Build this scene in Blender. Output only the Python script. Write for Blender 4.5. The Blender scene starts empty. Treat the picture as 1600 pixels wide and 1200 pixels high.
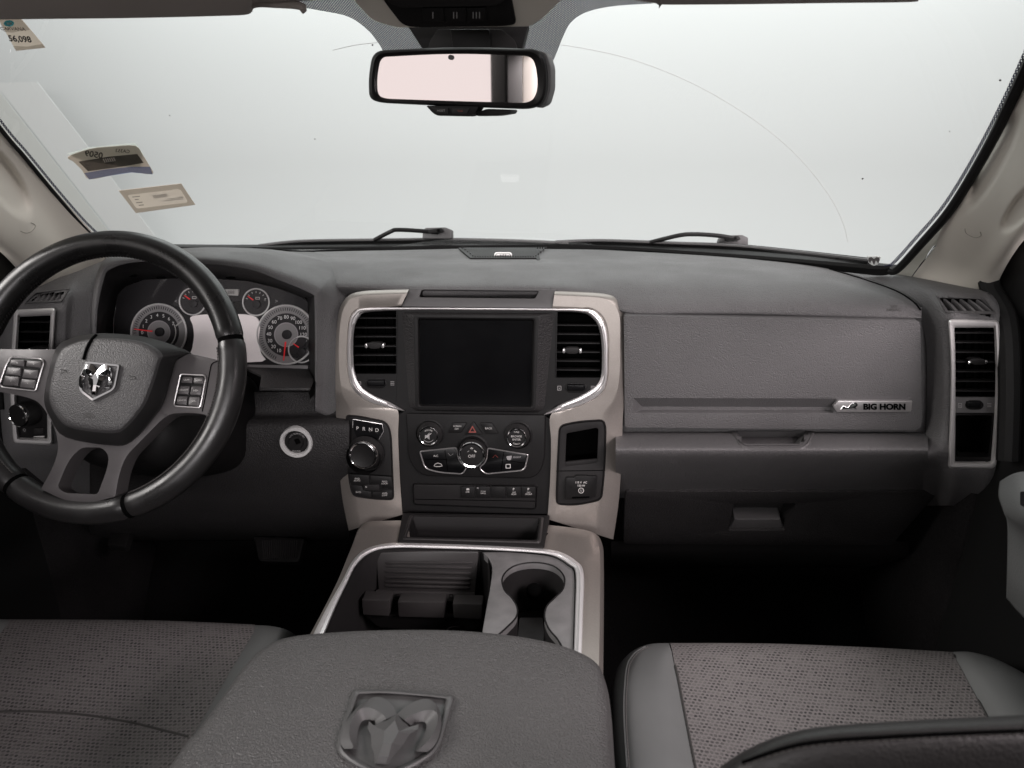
import bpy, bmesh, math, random
from mathutils import Vector as V, Matrix
from mathutils.bvhtree import BVHTree
random.seed(7)
SC = bpy.context.scene
COL = SC.collection
rad = math.radians

# ---------------------------------------------------------------- camera
FPX = 1155.0                                   # focal length for a 1600 px wide frame
TH = math.atan(400/FPX); PSI = math.atan(108/FPX*math.cos(TH))
CAM = V((0.157, 0.0, 1.05))
FW = V((-math.sin(PSI)*math.cos(TH), math.cos(PSI)*math.cos(TH), -math.sin(TH)))
RT = V((math.cos(PSI), math.sin(PSI), 0)); UP = RT.cross(FW)
cd = bpy.data.cameras.new('camera'); cam = bpy.data.objects.new('camera', cd); COL.objects.link(cam)
cd.sensor_width = 36; cd.lens = FPX*36/1600; cd.clip_start = 0.02; cd.clip_end = 100
M = Matrix((RT, UP, -FW)).transposed().to_4x4(); M.translation = CAM; cam.matrix_world = M
cd.dof.use_dof = True; cd.dof.focus_distance = 1.1; cd.dof.aperture_fstop = 9
SC.camera = cam

# ---------------------------------------------------------------- light: studio room
w = bpy.data.worlds.new('World'); SC.world = w; w.use_nodes = True
bg = w.node_tree.nodes['Background']; bg.inputs[0].default_value = (1.0, .955, .945, 1); bg.inputs[1].default_value = 0.42
def area(name, loc, target, sx, sy, power, color):
    l = bpy.data.lights.new(name, 'AREA'); l.shape = 'RECTANGLE'; l.size = sx; l.size_y = sy
    l.energy = power; l.color = color
    o = bpy.data.objects.new(name, l); COL.objects.link(o); o.location = loc
    o.rotation_euler = (V(target)-V(loc)).to_track_quat('-Z', 'Y').to_euler()
    return o
area('front_softbox', (0, 2.5, 2.5), (0, 1.2, .8), 2.8, 1.0, 22, (.97, 1, .99))
area('backdrop_softbox', (0, 5.0, 3.9), (0, 6.5, 2.2), 9.0, .8, 250, (.97, 1, .995))
area('rear_softbox', (.45, -2.7, 1.66), (.1, 1.0, .72), 3.0, .6, 120, (1, .955, .96))
area('mirror_fill_light', (-3.0, -2.3, 1.2), (0, .9, 1.1), 3.6, 1.9, 11, (1, .88, .86))  # unseen lamp, added so the mirror reflects a bright field
area('right_softbox', (1.8, .1, 2.9), (.45, .9, .6), 1.5, 1.0, 50, (1, .91, .92))
area('right_window_softbox', (2.4, -1.0, 2.55), (.35, 1.05, .68), 1.6, .9, 105, (1, .88, .905))
area('left_softbox', (-2.4, .2, 2.0), (.6, 1.0, .95), 1.4, 1.0, 70, (1, .96, .93))
SC.view_settings.view_transform = 'Standard'; SC.view_settings.look = 'None'
SC.view_settings.exposure = 0; SC.view_settings.gamma = 1
SC.cycles.use_denoising = True; SC.cycles.max_bounces = 5; SC.cycles.diffuse_bounces = 3; SC.cycles.glossy_bounces = 3; SC.cycles.transparent_max_bounces = 12
SC.cycles.sample_clamp_indirect = 6

# ---------------------------------------------------------------- photo measurements -> places
def ray(x, y): return FW + RT*((x-800)/FPX) + UP*((600-y)/FPX)
def PY(x, y, Y): r = ray(x, y); return CAM + r*((Y-CAM.y)/r.y)
def PZ(x, y, Z): r = ray(x, y); return CAM + r*((Z-CAM.z)/r.z)
def PX(x, y, X): r = ray(x, y); return CAM + r*((X-CAM.x)/r.x)
def proj(p):
    d = p-CAM; z = d.dot(FW); return (800+FPX*d.dot(RT)/z, 600-FPX*d.dot(UP)/z)
class Plane:
    def __init__(s, o, n): s.o = V(o); s.n = V(n).normalized()
    def p(s, x, y, h=0):
        r = ray(x, y); o = s.o + s.n*h
        return CAM + r*((o-CAM).dot(s.n)/r.dot(s.n))
    def nrm(s, x, y): return s.n
class Surf:                                    # a built surface, found again under a measured point
    def __init__(s, *obs):
        vs, fs = [], []
        for o in obs:
            b = len(vs); vs += [v.co.copy() for v in o.data.vertices]
            fs += [[i+b for i in f.vertices] for f in o.data.polygons]
        s.b = BVHTree.FromPolygons(vs, fs)
    def hit(s, x, y):
        r = ray(x, y); h = s.b.ray_cast(CAM, r.normalized())
        if h[0] is None:
            q = s.b.find_nearest(CAM + r*1.0); h = q
        n = h[1]
        if n.dot(CAM-h[0]) < 0: n = -n
        return h[0], n
    def p(s, x, y, h=0): a, n = s.hit(x, y); return a + n*h
    def nrm(s, x, y): return s.hit(x, y)[1]
def plane3(a, b, c):
    n = (b-a).cross(c-a).normalized()
    if n.dot(CAM-a) < 0: n = -n
    return Plane(a, n)
def zz(x0, y0, f, pts): return [(x0+x/f, y0+y/f) for x, y in pts]

# ---------------------------------------------------------------- materials
MATS = {}
def mat(name, col, rough=.5, metal=0, bump=None, spec=.5, coat=0, var=None, rvar=None):
    m = bpy.data.materials.new(name); m.use_nodes = True; nt = m.node_tree; b = nt.nodes['Principled BSDF']
    b.inputs['Base Color'].default_value = (*col, 1); b.inputs['Roughness'].default_value = rough
    b.inputs['Metallic'].default_value = metal; b.inputs['Specular IOR Level'].default_value = spec
    b.inputs['Coat Weight'].default_value = coat
    tc = nt.nodes.new('ShaderNodeTexCoord')
    L = nt.links.new
    if bump:                                   # (kind, scale, strength, distance)
        kind, sc, st, dist = bump
        if kind == 'leather':
            t = nt.nodes.new('ShaderNodeTexVoronoi'); t.feature = 'F1'; t.inputs['Scale'].default_value = sc
            n2 = nt.nodes.new('ShaderNodeTexNoise'); n2.inputs['Scale'].default_value = sc*.6; n2.inputs['Detail'].default_value = 2
            vm = nt.nodes.new('ShaderNodeVectorMath'); vm.operation = 'MULTIPLY_ADD'
            L(n2.outputs['Color'], vm.inputs[0]); vm.inputs[1].default_value = (1.6/sc,)*3; L(tc.outputs['Object'], vm.inputs[2])
            L(tc.outputs['Object'], n2.inputs['Vector']); L(vm.outputs[0], t.inputs['Vector'])
            out = t.outputs['Distance']; inv = True
        else:
            t = nt.nodes.new('ShaderNodeTexNoise'); t.inputs['Scale'].default_value = sc; t.inputs['Detail'].default_value = 3
            L(tc.outputs['Object'], t.inputs['Vector']); out = t.outputs['Fac']; inv = False
        bp = nt.nodes.new('ShaderNodeBump'); bp.inputs['Strength'].default_value = st; bp.inputs['Distance'].default_value = dist
        bp.invert = inv
        L(out, bp.inputs['Height']); L(bp.outputs[0], b.inputs['Normal'])
    if var:                                    # (scale, amount) uneven colour of the stuff itself
        n = nt.nodes.new('ShaderNodeTexNoise'); n.inputs['Scale'].default_value = var[0]; n.inputs['Detail'].default_value = 4
        L(tc.outputs['Object'], n.inputs['Vector'])
        r = nt.nodes.new('ShaderNodeValToRGB'); e = r.color_ramp.elements
        e[0].position = .3; e[1].position = .7
        e[0].color = (*[c*(1-var[1]) for c in col], 1); e[1].color = (*[min(1, c*(1+var[1])) for c in col], 1)
        L(n.outputs['Fac'], r.inputs[0]); L(r.outputs[0], b.inputs['Base Color'])
    if rvar:                                   # (scale, lo, hi)
        n = nt.nodes.new('ShaderNodeTexNoise'); n.inputs['Scale'].default_value = rvar[0]; n.inputs['Detail'].default_value = 5
        L(tc.outputs['Object'], n.inputs['Vector'])
        mr = nt.nodes.new('ShaderNodeMapRange'); mr.inputs[1].default_value = .3; mr.inputs[2].default_value = .7
        mr.inputs[3].default_value = rvar[1]; mr.inputs[4].default_value = rvar[2]
        L(n.outputs['Fac'], mr.inputs[0]); L(mr.outputs[0], b.inputs['Roughness'])
    MATS[name] = m
    return m
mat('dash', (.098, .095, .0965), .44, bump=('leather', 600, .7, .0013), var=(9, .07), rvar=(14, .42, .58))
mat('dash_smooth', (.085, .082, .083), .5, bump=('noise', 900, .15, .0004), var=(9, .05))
mat('dash_low', (.026, .0245, .025), .52, spec=.25, bump=('leather', 400, .5, .002), var=(9, .1))  # darker copy of dash; shade of the lower panels put into its colour
mat('black', (.0085, .008, .0082), .45, spec=.22, bump=('noise', 1200, .12, .0003), rvar=(20, .44, .56))
mat('black_soft', (.017, .016, .0162), .58, spec=.22, bump=('noise', 900, .2, .0004))
mat('piano', (.004, .004, .0045), .3, spec=.14, rvar=(25, .22, .4))
mat('void', (.002, .002, .002), .9, spec=.02)
mat('silver', (.31, .282, .26), .34, metal=.6, bump=('noise', 1500, .05, .0002), var=(500, .05), rvar=(30, .32, .42))
mat('satin', (.62, .60, .60), .3, metal=.85)
mat('ring_grey', (.45, .445, .44), .45)
mat('trim_bright', (.80, .79, .79), .28, metal=.5)
mat('frame_silver', (.74, .72, .715), .32, metal=.45)
mat('seam_beige', (.33, .31, .27), .7)
mat('chrome', (.85, .85, .86), .08, metal=1)
mat('spoke', (.07, .0645, .066), .33, metal=.2, rvar=(40, .27, .42))
mat('rim_top', (.008, .0077, .0077), .26, bump=('noise', 500, .08, .0004), rvar=(30, .22, .4))
mat('rim', (.014, .0132, .0134), .32, bump=('leather', 650, .12, .0006), rvar=(30, .25, .45))
mat('airbag_edge_shaded', (.016, .0152, .0155), .5, spec=.25)  # shading of the cover's flanks put into a darker colour
mat('airbag', (.04, .038, .039), .46, bump=('leather', 600, .45, .0010))
mat('lid', (.078, .075, .0745), .42, bump=('leather', 520, .7, .0016), var=(7, .06), rvar=(12, .36, .5))
mat('emblem_rubber', (.075, .0735, .0735), .5, bump=('noise', 300, .1, .0005), var=(40, .08))
mat('bolster', (.15, .155, .153), .8, bump=('noise', 1400, .5, .0006), var=(12, .08))
mat('seat_black', (.011, .0102, .0098), .5, bump=('leather', 500, .3, .0008))
mat('beige', (.62, .585, .52), .6, bump=('noise', 900, .12, .0004), var=(6, .03))
mat('headliner', (.36, .32, .295), .9, bump=('noise', 1500, .4, .0005))
mat('rubber', (.008, .008, .008), .6, spec=.2)
mat('carpet', (.012, .0112, .0115), 1, spec=.1, bump=('noise', 700, 1, .002), var=(300, .3))
mat('door_grey', (.15, .155, .154), .6, bump=('leather', 400, .3, .0008))
mat('cup', (.15, .147, .147), .45, bump=('noise', 120, .12, .0006), var=(45, .16), rvar=(60, .3, .6))
mat('print', (.52, .505, .49), .6)
mat('print_bright', (.9, .88, .88), .5)
mat('gauge_ring', (.88, .86, .86), .3, metal=.35)
mat('print_dim', (.30, .29, .29), .6)
mat('red', (.55, .03, .03), .4)
mat('red_dim', (.25, .05, .04), .5)
mat('needle', (.9, .02, .03), .4)
mat('gauge', (.27, .258, .262), .6)
mat('screen', (.003, .003, .0035), .2, spec=.14, rvar=(16, .15, .2))
mat('tray', (.034, .0315, .0315), .5, bump=('noise', 900, .15, .0004))
mat('gauge_dark', (.03, .028, .03), .5, spec=.2)
mat('gauge_light', (.36, .34, .35), .55)
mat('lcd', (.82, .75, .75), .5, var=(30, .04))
for nm_, st_, c_ in (('lcd', .16, (1, .9, .9, 1)), ('needle', .12, (1, .05, .05, 1))):  # display's glow, like its pale colour, stands in for the lens reflection
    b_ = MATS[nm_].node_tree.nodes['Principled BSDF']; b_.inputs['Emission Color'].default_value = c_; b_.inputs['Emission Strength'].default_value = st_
mat('backdrop', (.55, .56, .557), .9)
mat('band_white', (.60, .61, .60), .9)
mat('band_pale', (.53, .54, .515), .9)
mat('sticker_tan', (.60, .54, .48), .6)
mat('sticker_pale', (.74, .70, .65), .6)
mat('sticker_white', (.86, .88, .86), .6)
mat('ink', (.12, .11, .11), .6)
mat('ink_blue', (.17, .19, .30), .6)
mat('teal', (.05, .32, .42), .5)
mat('stitch', (.20, .185, .18), .7)
mat('stitch_dark', (.05, .047, .045), .7)
def fabric_mat(name, base, dark):
    m = bpy.data.materials.new(name); m.use_nodes = True; nt = m.node_tree; b = nt.nodes['Principled BSDF']; L = nt.links.new
    N = lambda t: nt.nodes.new(t)
    def mth(op, a, c=None):
        n = N('ShaderNodeMath'); n.operation = op
        for i, q in enumerate((a, c)):
            if q is None: continue
            if isinstance(q, (int, float)): n.inputs[i].default_value = q
            else: L(q, n.inputs[i])
        return n.outputs[0]
    tc = N('ShaderNodeTexCoord'); wn = N('ShaderNodeTexNoise'); wn.inputs['Scale'].default_value = 140
    L(tc.outputs['Object'], wn.inputs['Vector'])
    vm = N('ShaderNodeVectorMath'); vm.operation = 'MULTIPLY_ADD'; L(wn.outputs['Color'], vm.inputs[0])
    vm.inputs[1].default_value = (.0030,)*3; L(tc.outputs['Object'], vm.inputs[2])
    sx = N('ShaderNodeSeparateXYZ'); L(vm.outputs[0], sx.inputs[0])
    v = mth('MULTIPLY', sx.outputs['Y'], 1/.0050); row = mth('FLOOR', v)
    u = mth('ADD', mth('MULTIPLY', sx.outputs['X'], 1/.0054), mth('MULTIPLY', row, .5))
    fu = mth('SUBTRACT', mth('FRACT', u), .5); fv = mth('SUBTRACT', mth('FRACT', v), .5)
    d = mth('SQRT', mth('ADD', mth('MULTIPLY', mth('MULTIPLY', fu, fu), .8), mth('MULTIPLY', fv, fv)))
    mr = N('ShaderNodeMapRange'); mr.interpolation_type = 'SMOOTHSTEP'; L(d, mr.inputs[0])
    mr.inputs[1].default_value = .16; mr.inputs[2].default_value = .42
    # broken streaks: some holes are filled with light thread
    ns = N('ShaderNodeTexNoise'); ns.inputs['Scale'].default_value = 1; ns.inputs['Detail'].default_value = 2
    cm = N('ShaderNodeCombineXYZ'); L(mth('MULTIPLY', sx.outputs['X'], 45), cm.inputs[0]); L(mth('MULTIPLY', sx.outputs['Y'], 90), cm.inputs[1]); L(cm.outputs[0], ns.inputs['Vector'])
    st = N('ShaderNodeMapRange'); L(ns.outputs['Fac'], st.inputs[0]); st.inputs[1].default_value = .42; st.inputs[2].default_value = .62; st.inputs[3].default_value = 0; st.inputs[4].default_value = .75
    wnz = N('ShaderNodeTexWhiteNoise'); wnz.noise_dimensions = '2D'; cv = N('ShaderNodeCombineXYZ'); L(mth('FLOOR', u), cv.inputs[0]); L(row, cv.inputs[1]); L(cv.outputs[0], wnz.inputs['Vector'])
    rnd = mth('MULTIPLY', mth('POWER', wnz.outputs['Value'], 1.6), .8)
    hole = mth('MAXIMUM', mth('MAXIMUM', mr.outputs[0], st.outputs[0]), rnd)
    th = N('ShaderNodeTexNoise'); th.inputs['Scale'].default_value = 1500; L(tc.outputs['Object'], th.inputs['Vector'])
    fac = mth('MULTIPLY', hole, mth('ADD', mth('MULTIPLY', th.outputs['Fac'], 1.0), .5))
    mx = N('ShaderNodeMix'); mx.data_type = 'RGBA'; L(fac, mx.inputs[0])
    mx.inputs[6].default_value = (*dark, 1); mx.inputs[7].default_value = (*base, 1)
    L(mx.outputs[2], b.inputs['Base Color']); b.inputs['Roughness'].default_value = .85
    bp = N('ShaderNodeBump'); bp.inputs['Strength'].default_value = .7; bp.inputs['Distance'].default_value = .0012
    L(mth('ADD', mr.outputs[0], mth('MULTIPLY', th.outputs['Fac'], .5)), bp.inputs['Height']); L(bp.outputs[0], b.inputs['Normal'])
    MATS[name] = m
fabric_mat('fabric', (.185, .172, .169), (.024, .0225, .024))
def glass_mat(name, ior, tint, rough=.0):
    m = bpy.data.materials.new(name); m.use_nodes = True; nt = m.node_tree; nt.nodes.remove(nt.nodes['Principled BSDF'])
    o = nt.nodes['Material Output']; t = nt.nodes.new('ShaderNodeBsdfTransparent'); t.inputs[0].default_value = (*tint, 1)
    g = nt.nodes.new('ShaderNodeBsdfGlossy'); g.inputs['Roughness'].default_value = rough
    fr = nt.nodes.new('ShaderNodeFresnel'); fr.inputs[0].default_value = ior
    mx = nt.nodes.new('ShaderNodeMixShader'); nt.links.new(fr.outputs[0], mx.inputs[0]); nt.links.new(t.outputs[0], mx.inputs[1]); nt.links.new(g.outputs[0], mx.inputs[2])
    nt.links.new(mx.outputs[0], o.inputs[0]); MATS[name] = m
glass_mat('glass', 1.6, (.96, .985, .975))
glass_mat('lens', 1.2, (.98, .98, .98), .03)
def mirror_mat():
    m = mat('mirror', (.93, .87, .86), .02, metal=1)
mirror_mat()
def dots_mat():                                # printed ceramic dots on the glass
    m = bpy.data.materials.new('frit'); m.use_nodes = True; nt = m.node_tree; L = nt.links.new
    b = nt.nodes['Principled BSDF']; b.inputs['Base Color'].default_value = (.045, .047, .11, 1); b.inputs['Roughness'].default_value = .5
    o = nt.nodes['Material Output']; t = nt.nodes.new('ShaderNodeBsdfTransparent')
    tc = nt.nodes.new('ShaderNodeTexCoord'); mp = nt.nodes.new('ShaderNodeMapping'); mp.inputs['Rotation'].default_value = (0, 0, rad(45))
    L(tc.outputs['Object'], mp.inputs[0])
    sx = nt.nodes.new('ShaderNodeSeparateXYZ'); L(mp.outputs[0], sx.inputs[0])
    def mth(op, a, c=None):
        n = nt.nodes.new('ShaderNodeMath'); n.operation = op
        for i, q in enumerate((a, c)):
            if q is None: continue
            if isinstance(q, (int, float)): n.inputs[i].default_value = q
            else: L(q, n.inputs[i])
        return n.outputs[0]
    a = mth('SINE', mth('MULTIPLY', sx.outputs[0], 2600)); c = mth('SINE', mth('MULTIPLY', sx.outputs[1], 2600))
    k = mth('GREATER_THAN', mth('ADD', a, c), -1.0)
    mx = nt.nodes.new('ShaderNodeMixShader'); L(k, mx.inputs[0]); L(t.outputs[0], mx.inputs[1]); L(b.outputs[0], mx.inputs[2]); L(mx.outputs[0], o.inputs[0])
    MATS['frit'] = m
dots_mat()

# ---------------------------------------------------------------- object helpers
LOC = {}
def thing(name, label, cat, loc=(0, 0, 0), group=None):
    o = bpy.data.objects.new(name, None); COL.objects.link(o); o.location = loc; LOC[o.name] = V(loc)
    o.empty_display_size = .05
    return tag(o, label, cat, group)
def tag(o, label=None, cat=None, group=None, kind=None):
    if label: o['label'] = label
    if cat: o['category'] = cat
    if group: o['group'] = group
    if kind: o['kind'] = kind
    return o
def link(name, me, m, par=None, smooth=True, angle=35):
    o = bpy.data.objects.new(name, me); COL.objects.link(o); LOC[o.name] = V((0, 0, 0))
    if m: me.materials.append(MATS[m])
    if smooth:
        for p in me.polygons: p.use_smooth = True
        me.set_sharp_from_angle(angle=rad(angle))
    if par:
        o.parent = par; o.matrix_parent_inverse = Matrix.Translation(-LOC[par.name])
    return o
def from_bm(name, bm, m, par=None, **k):
    me = bpy.data.meshes.new(name); bm.to_mesh(me); bm.free(); return link(name, me, m, par, **k)
def cr(pts, n, closed=False):                  # Catmull-Rom
    if n <= 1: return list(pts)
    P = list(pts); out = []; L = len(P); segs = L if closed else L-1
    dim2 = not isinstance(P[0], V)
    if dim2: P = [V((p[0], p[1], 0)) for p in P]
    for i in range(segs):
        if closed: a, b, c, d = P[(i-1) % L], P[i], P[(i+1) % L], P[(i+2) % L]
        else: a, b, c, d = P[max(i-1, 0)], P[i], P[i+1], P[min(i+2, L-1)]
        for k in range(n):
            t = k/n
            out.append(.5*((2*b)+(c-a)*t+(2*a-5*b+4*c-d)*t*t+(3*b-a-3*c+d)*t**3))
    if not closed: out.append(P[-1].copy())
    if dim2: out = [(p.x, p.y) for p in out]
    return out
def rpoly(pts, r, n=5):                        # polygon with rounded corners (r: one or per corner)
    out = []; L = len(pts)
    for i in range(L):
        p = V((*pts[i], 0)); a = V((*pts[i-1], 0)); b = V((*pts[(i+1) % L], 0))
        ri = r[i] if isinstance(r, (list, tuple)) else r
        da, db = (a-p), (b-p); ra = min(ri, da.length*.49); rb = min(ri, db.length*.49)
        q0 = p+da.normalized()*ra; q1 = p+db.normalized()*rb
        for k in range(n+1):
            t = k/n; q = q0*(1-t)**2+p*2*t*(1-t)+q1*t*t; out.append((q.x, q.y))
    return out
def rect(x0, y0, x1, y1, r=2, n=4): return rpoly([(x0, y0), (x1, y0), (x1, y1), (x0, y1)], r, n)
def circ(cx, cy, rx, ry=None, n=32, a0=0, a1=360):
    ry = ry or rx
    return [(cx+rx*math.cos(rad(a0+(a1-a0)*i/n)), cy+ry*math.sin(rad(a0+(a1-a0)*i/n))) for i in range(n if a1-a0 == 360 else n+1)]
def centre(poly): return (sum(p[0] for p in poly)/len(poly), sum(p[1] for p in poly)/len(poly))
def inset(poly, d):                            # shrink in measured px
    out = []; L = len(poly); A = sum(poly[i-1][0]*poly[i][1]-poly[i][0]*poly[i-1][1] for i in range(L))
    sg = 1 if A > 0 else -1
    for i in range(L):
        a, p, b = V((*poly[i-1], 0)), V((*poly[i], 0)), V((*poly[(i+1) % L], 0))
        e = (b-a)
        if e.length < 1e-6: out.append((p.x, p.y)); continue
        n = V((-e.y, e.x, 0)).normalized()*sg; q = p+n*d; out.append((q.x, q.y))
    return out
def face_cam(bm):
    bmesh.ops.recalc_face_normals(bm, faces=bm.faces)
def plate(name, s, poly, h0, h1, m, par=None, bev=0, seg=2, hole=None, angle=35):
    bm = bmesh.new()
    cx, cy = centre(poly)
    def shift(x, y, p): return p + s.nrm(x, y)*(h0-h1)
    fr = [s.p(x, y, h1) for x, y in poly]; bk = [shift(x, y, p) for (x, y), p in zip(poly, fr)]
    vf = [bm.verts.new(p) for p in fr]; vb = [bm.verts.new(p) for p in bk]; L = len(vf)
    for i in range(L): bm.faces.new((vf[i-1], vf[i], vb[i], vb[i-1]))
    if hole:
        hf = [bm.verts.new(s.p(x, y, h1)) for x, y in hole]; hb = [bm.verts.new(shift(x, y, v.co)) for (x, y), v in zip(hole, hf)]
        for i in range(len(hf)): bm.faces.new((hf[i-1], hf[i], hb[i], hb[i-1]))
        for A, B in ((vf, hf), (vb, hb)):
            ed = [bm.edges.get((a[i-1], a[i])) for a in (A, B) for i in range(len(a))]
            bmesh.ops.triangle_fill(bm, use_beauty=True, edges=ed)
        rim = [bm.edges.get((a[i-1], a[i])) for a in (vf, hf) for i in range(len(a))]
    else:
        ff = bm.faces.new(vf); bm.faces.new(vb[::-1]); rim = list(ff.edges)
    bmesh.ops.recalc_face_normals(bm, faces=bm.faces)
    if bev: bmesh.ops.bevel(bm, geom=rim, offset=bev, segments=seg, profile=.5, affect='EDGES', clamp_overlap=True)
    return from_bm(name, bm, m, par, angle=angle)
def band(name, s, outer, inner, prof, m, par=None, closed=True, angle=40, holes=()):
    """ribbon between two matched polylines; prof: (t across, height)"""
    bm = bmesh.new(); rows = []
    for (ax, ay), (bx, by) in zip(outer, inner):
        rows.append([bm.verts.new(s.p(ax+(bx-ax)*t, ay+(by-ay)*t, h)) for t, h in prof])
    L = len(rows)
    for i in range(0 if closed else 1, L):
        a, b = rows[i-1], rows[i]
        for k in range(len(prof)-1): bm.faces.new((a[k], b[k], b[k+1], a[k+1]))
    for h in holes:
        dead = [f for f in bm.faces if inside(proj(f.calc_center_median()), h)]
        bmesh.ops.delete(bm, geom=dead, context='FACES')
    bmesh.ops.recalc_face_normals(bm, faces=bm.faces)
    return from_bm(name, bm, m, par, angle=angle)
def recess(name, s, poly, h, depth, m, par=None, taper=.93):
    """an open-fronted pocket: walls and back"""
    bm = bmesh.new(); cx, cy = centre(poly); n = s.nrm(cx, cy)
    fr = [s.p(x, y, h) for x, y in poly]; c = sum(fr, V())/len(fr)
    bk = [c+(p-c)*taper-n*depth for p in fr]
    vf = [bm.verts.new(p) for p in fr]; vb = [bm.verts.new(p) for p in bk]
    for i in range(len(vf)): bm.faces.new((vf[i-1], vf[i], vb[i], vb[i-1]))
    bm.faces.new(vb)
    return from_bm(name, bm, m, par, angle=30)
def loft(name, rows, m, par=None, nu=4, nv=4, solid=0, angle=50, closed=False, holes=()):
    R = [cr(r, nu, closed) for r in rows]
    Cn = [cr([R[j][i] for j in range(len(R))], nv) for i in range(len(R[0]))]
    bm = bmesh.new(); g = [[bm.verts.new(p) for p in c] for c in Cn]
    for i in range(0 if closed else 1, len(g)):
        for j in range(1, len(g[0])):
            try: bm.faces.new((g[i-1][j-1], g[i][j-1], g[i][j], g[i-1][j]))
            except ValueError: pass
    s = 0
    for f in bm.faces: f.normal_update(); s += f.normal.dot(CAM-f.calc_center_median())*f.calc_area()
    if s < 0: bmesh.ops.reverse_faces(bm, faces=bm.faces)
    for h in holes:
        dead = [f for f in bm.faces if inside(proj(f.calc_center_median()), h)]
        bmesh.ops.delete(bm, geom=dead, context='FACES')
    o = from_bm(name, bm, m, par, angle=angle)
    if solid:
        md = o.modifiers.new('thick', 'SOLIDIFY'); md.thickness = solid; md.offset = -1
    return o
def inside(p, poly):
    x, y = p; c = False; L = len(poly)
    for i in range(L):
        (x1, y1), (x2, y2) = poly[i-1], poly[i]
        if (y1 > y) != (y2 > y) and x < (x2-x1)*(y-y1)/(y2-y1)+x1: c = not c
    return c
def tube(name, pts, r, m, par=None, seg=8, closed=False, bm=None, flat=1, ref=None):
    own = bm is None
    if own: bm = bmesh.new()
    L = len(pts); rings = []
    for i, p in enumerate(pts):
        a = pts[i-1] if (i or closed) else p; b = pts[(i+1) % L] if (i < L-1 or closed) else p
        t = (b-a).normalized(); up = ref or (CAM-p).normalized()
        x = t.cross(up)
        if x.length < 1e-5: x = t.orthogonal()
        x.normalize(); y = x.cross(t).normalized()
        rr = r[i] if isinstance(r, (list, tuple)) else r
        rings.append([bm.verts.new(p+(x*math.cos(q)+y*math.sin(q)*flat)*rr) for q in [2*math.pi*k/seg for k in range(seg)]])
    for i in range(0 if closed else 1, L):
        for k in range(seg): bm.faces.new((rings[i-1][k-1], rings[i-1][k], rings[i][k], rings[i][k-1]))
    if not closed:
        bm.faces.new(rings[0]); bm.faces.new(rings[-1][::-1])
    if own:
        bmesh.ops.recalc_face_normals(bm, faces=bm.faces)
        return from_bm(name, bm, m, par)
def lathe(name, c, axis, prof, m, par=None, seg=40, angle=35):
    bm = bmesh.new(); ax = axis.normalized(); x = ax.cross(V((0, 0, 1))).normalized(); y = x.cross(ax)
    rings = []
    for r, h in prof:
        if r <= 1e-6: rings.append([bm.verts.new(c+ax*h)])
        else: rings.append([bm.verts.new(c+ax*h+(x*math.cos(q)+y*math.sin(q))*r) for q in [2*math.pi*k/seg for k in range(seg)]])
    for a, b in zip(rings, rings[1:]):
        for k in range(seg):
            if len(a) == 1 and len(b) > 1: bm.faces.new((a[0], b[k-1], b[k]))
            elif len(b) == 1 and len(a) > 1: bm.faces.new((a[k-1], a[k], b[0]))
            elif len(a) > 1: bm.faces.new((a[k-1], a[k], b[k], b[k-1]))
    bmesh.ops.recalc_face_normals(bm, faces=bm.faces)
    return from_bm(name, bm, m, par, angle=angle)
def text(s, surf, cx, cy, cap, m, par, rot=0, flip=False, h=.0008, sx=1, shear=0, name='lettering', bold=0, spacing=1, arc=None):
    cu = bpy.data.curves.new('t', 'FONT'); cu.body = s; cu.align_x = 'CENTER'; cu.align_y = 'CENTER'; cu.size = 1
    cu.offset = bold; cu.space_character = spacing; cu.space_line = .85; cu.resolution_u = 3
    o = bpy.data.objects.new('t', cu); me = bpy.data.meshes.new_from_object(o); bpy.data.objects.remove(o); bpy.data.curves.remove(cu)
    k = cap/.69; ca, sa = math.cos(rad(rot)), math.sin(rad(rot))
    for v in me.vertices:
        x = v.co.x*k*sx*(-1 if flip else 1)+shear*v.co.y*k; y = v.co.y*k
        if arc:                                # bend round a circle of this radius (px); negative = smile
            a = x/arc; x, y = (arc+y)*math.sin(a), (arc+y)*math.cos(a)-arc
        v.co = surf.p(cx+x*ca+y*sa, cy-(y*ca-x*sa), h)
    return link(name, me, m, par, smooth=False)
def boxm(name, lo, hi, m, par=None, bev=0, seg=3):
    bm = bmesh.new(); bmesh.ops.create_cube(bm, size=1)
    lo, hi = V(lo), V(hi)
    for v in bm.verts: v.co = V(((lo[i]+hi[i])/2+v.co[i]*(hi[i]-lo[i]) for i in range(3)))
    if bev: bmesh.ops.bevel(bm, geom=list(bm.edges), offset=bev, segments=seg, profile=.5, affect='EDGES', clamp_overlap=True)
    return from_bm(name, bm, m, par)
def R_(rows, f=PY): return [[f(*c) for c in r] for r in rows]

# ================================================================ THE SETTING
# studio backdrop: floor sweeping up into a wall
bm = bmesh.new(); pr = []
for k in range(0, 9):
    a = rad(90*k/8); pr.append((5.0+1.5*math.sin(a), -.75+1.5*(1-math.cos(a))))
pr = [(-6, -.75), (1.8, -.75)] + pr + [(6.5, 7.5)]
prev = None
for y, z in pr:
    row = [bm.verts.new((x, y, z)) for x in (-12, 12)]
    if prev: bm.faces.new((prev[0], prev[1], row[1], row[0]))
    prev = row
o = from_bm('studio_backdrop', bm, 'backdrop', angle=60); tag(o, kind='structure')

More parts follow.
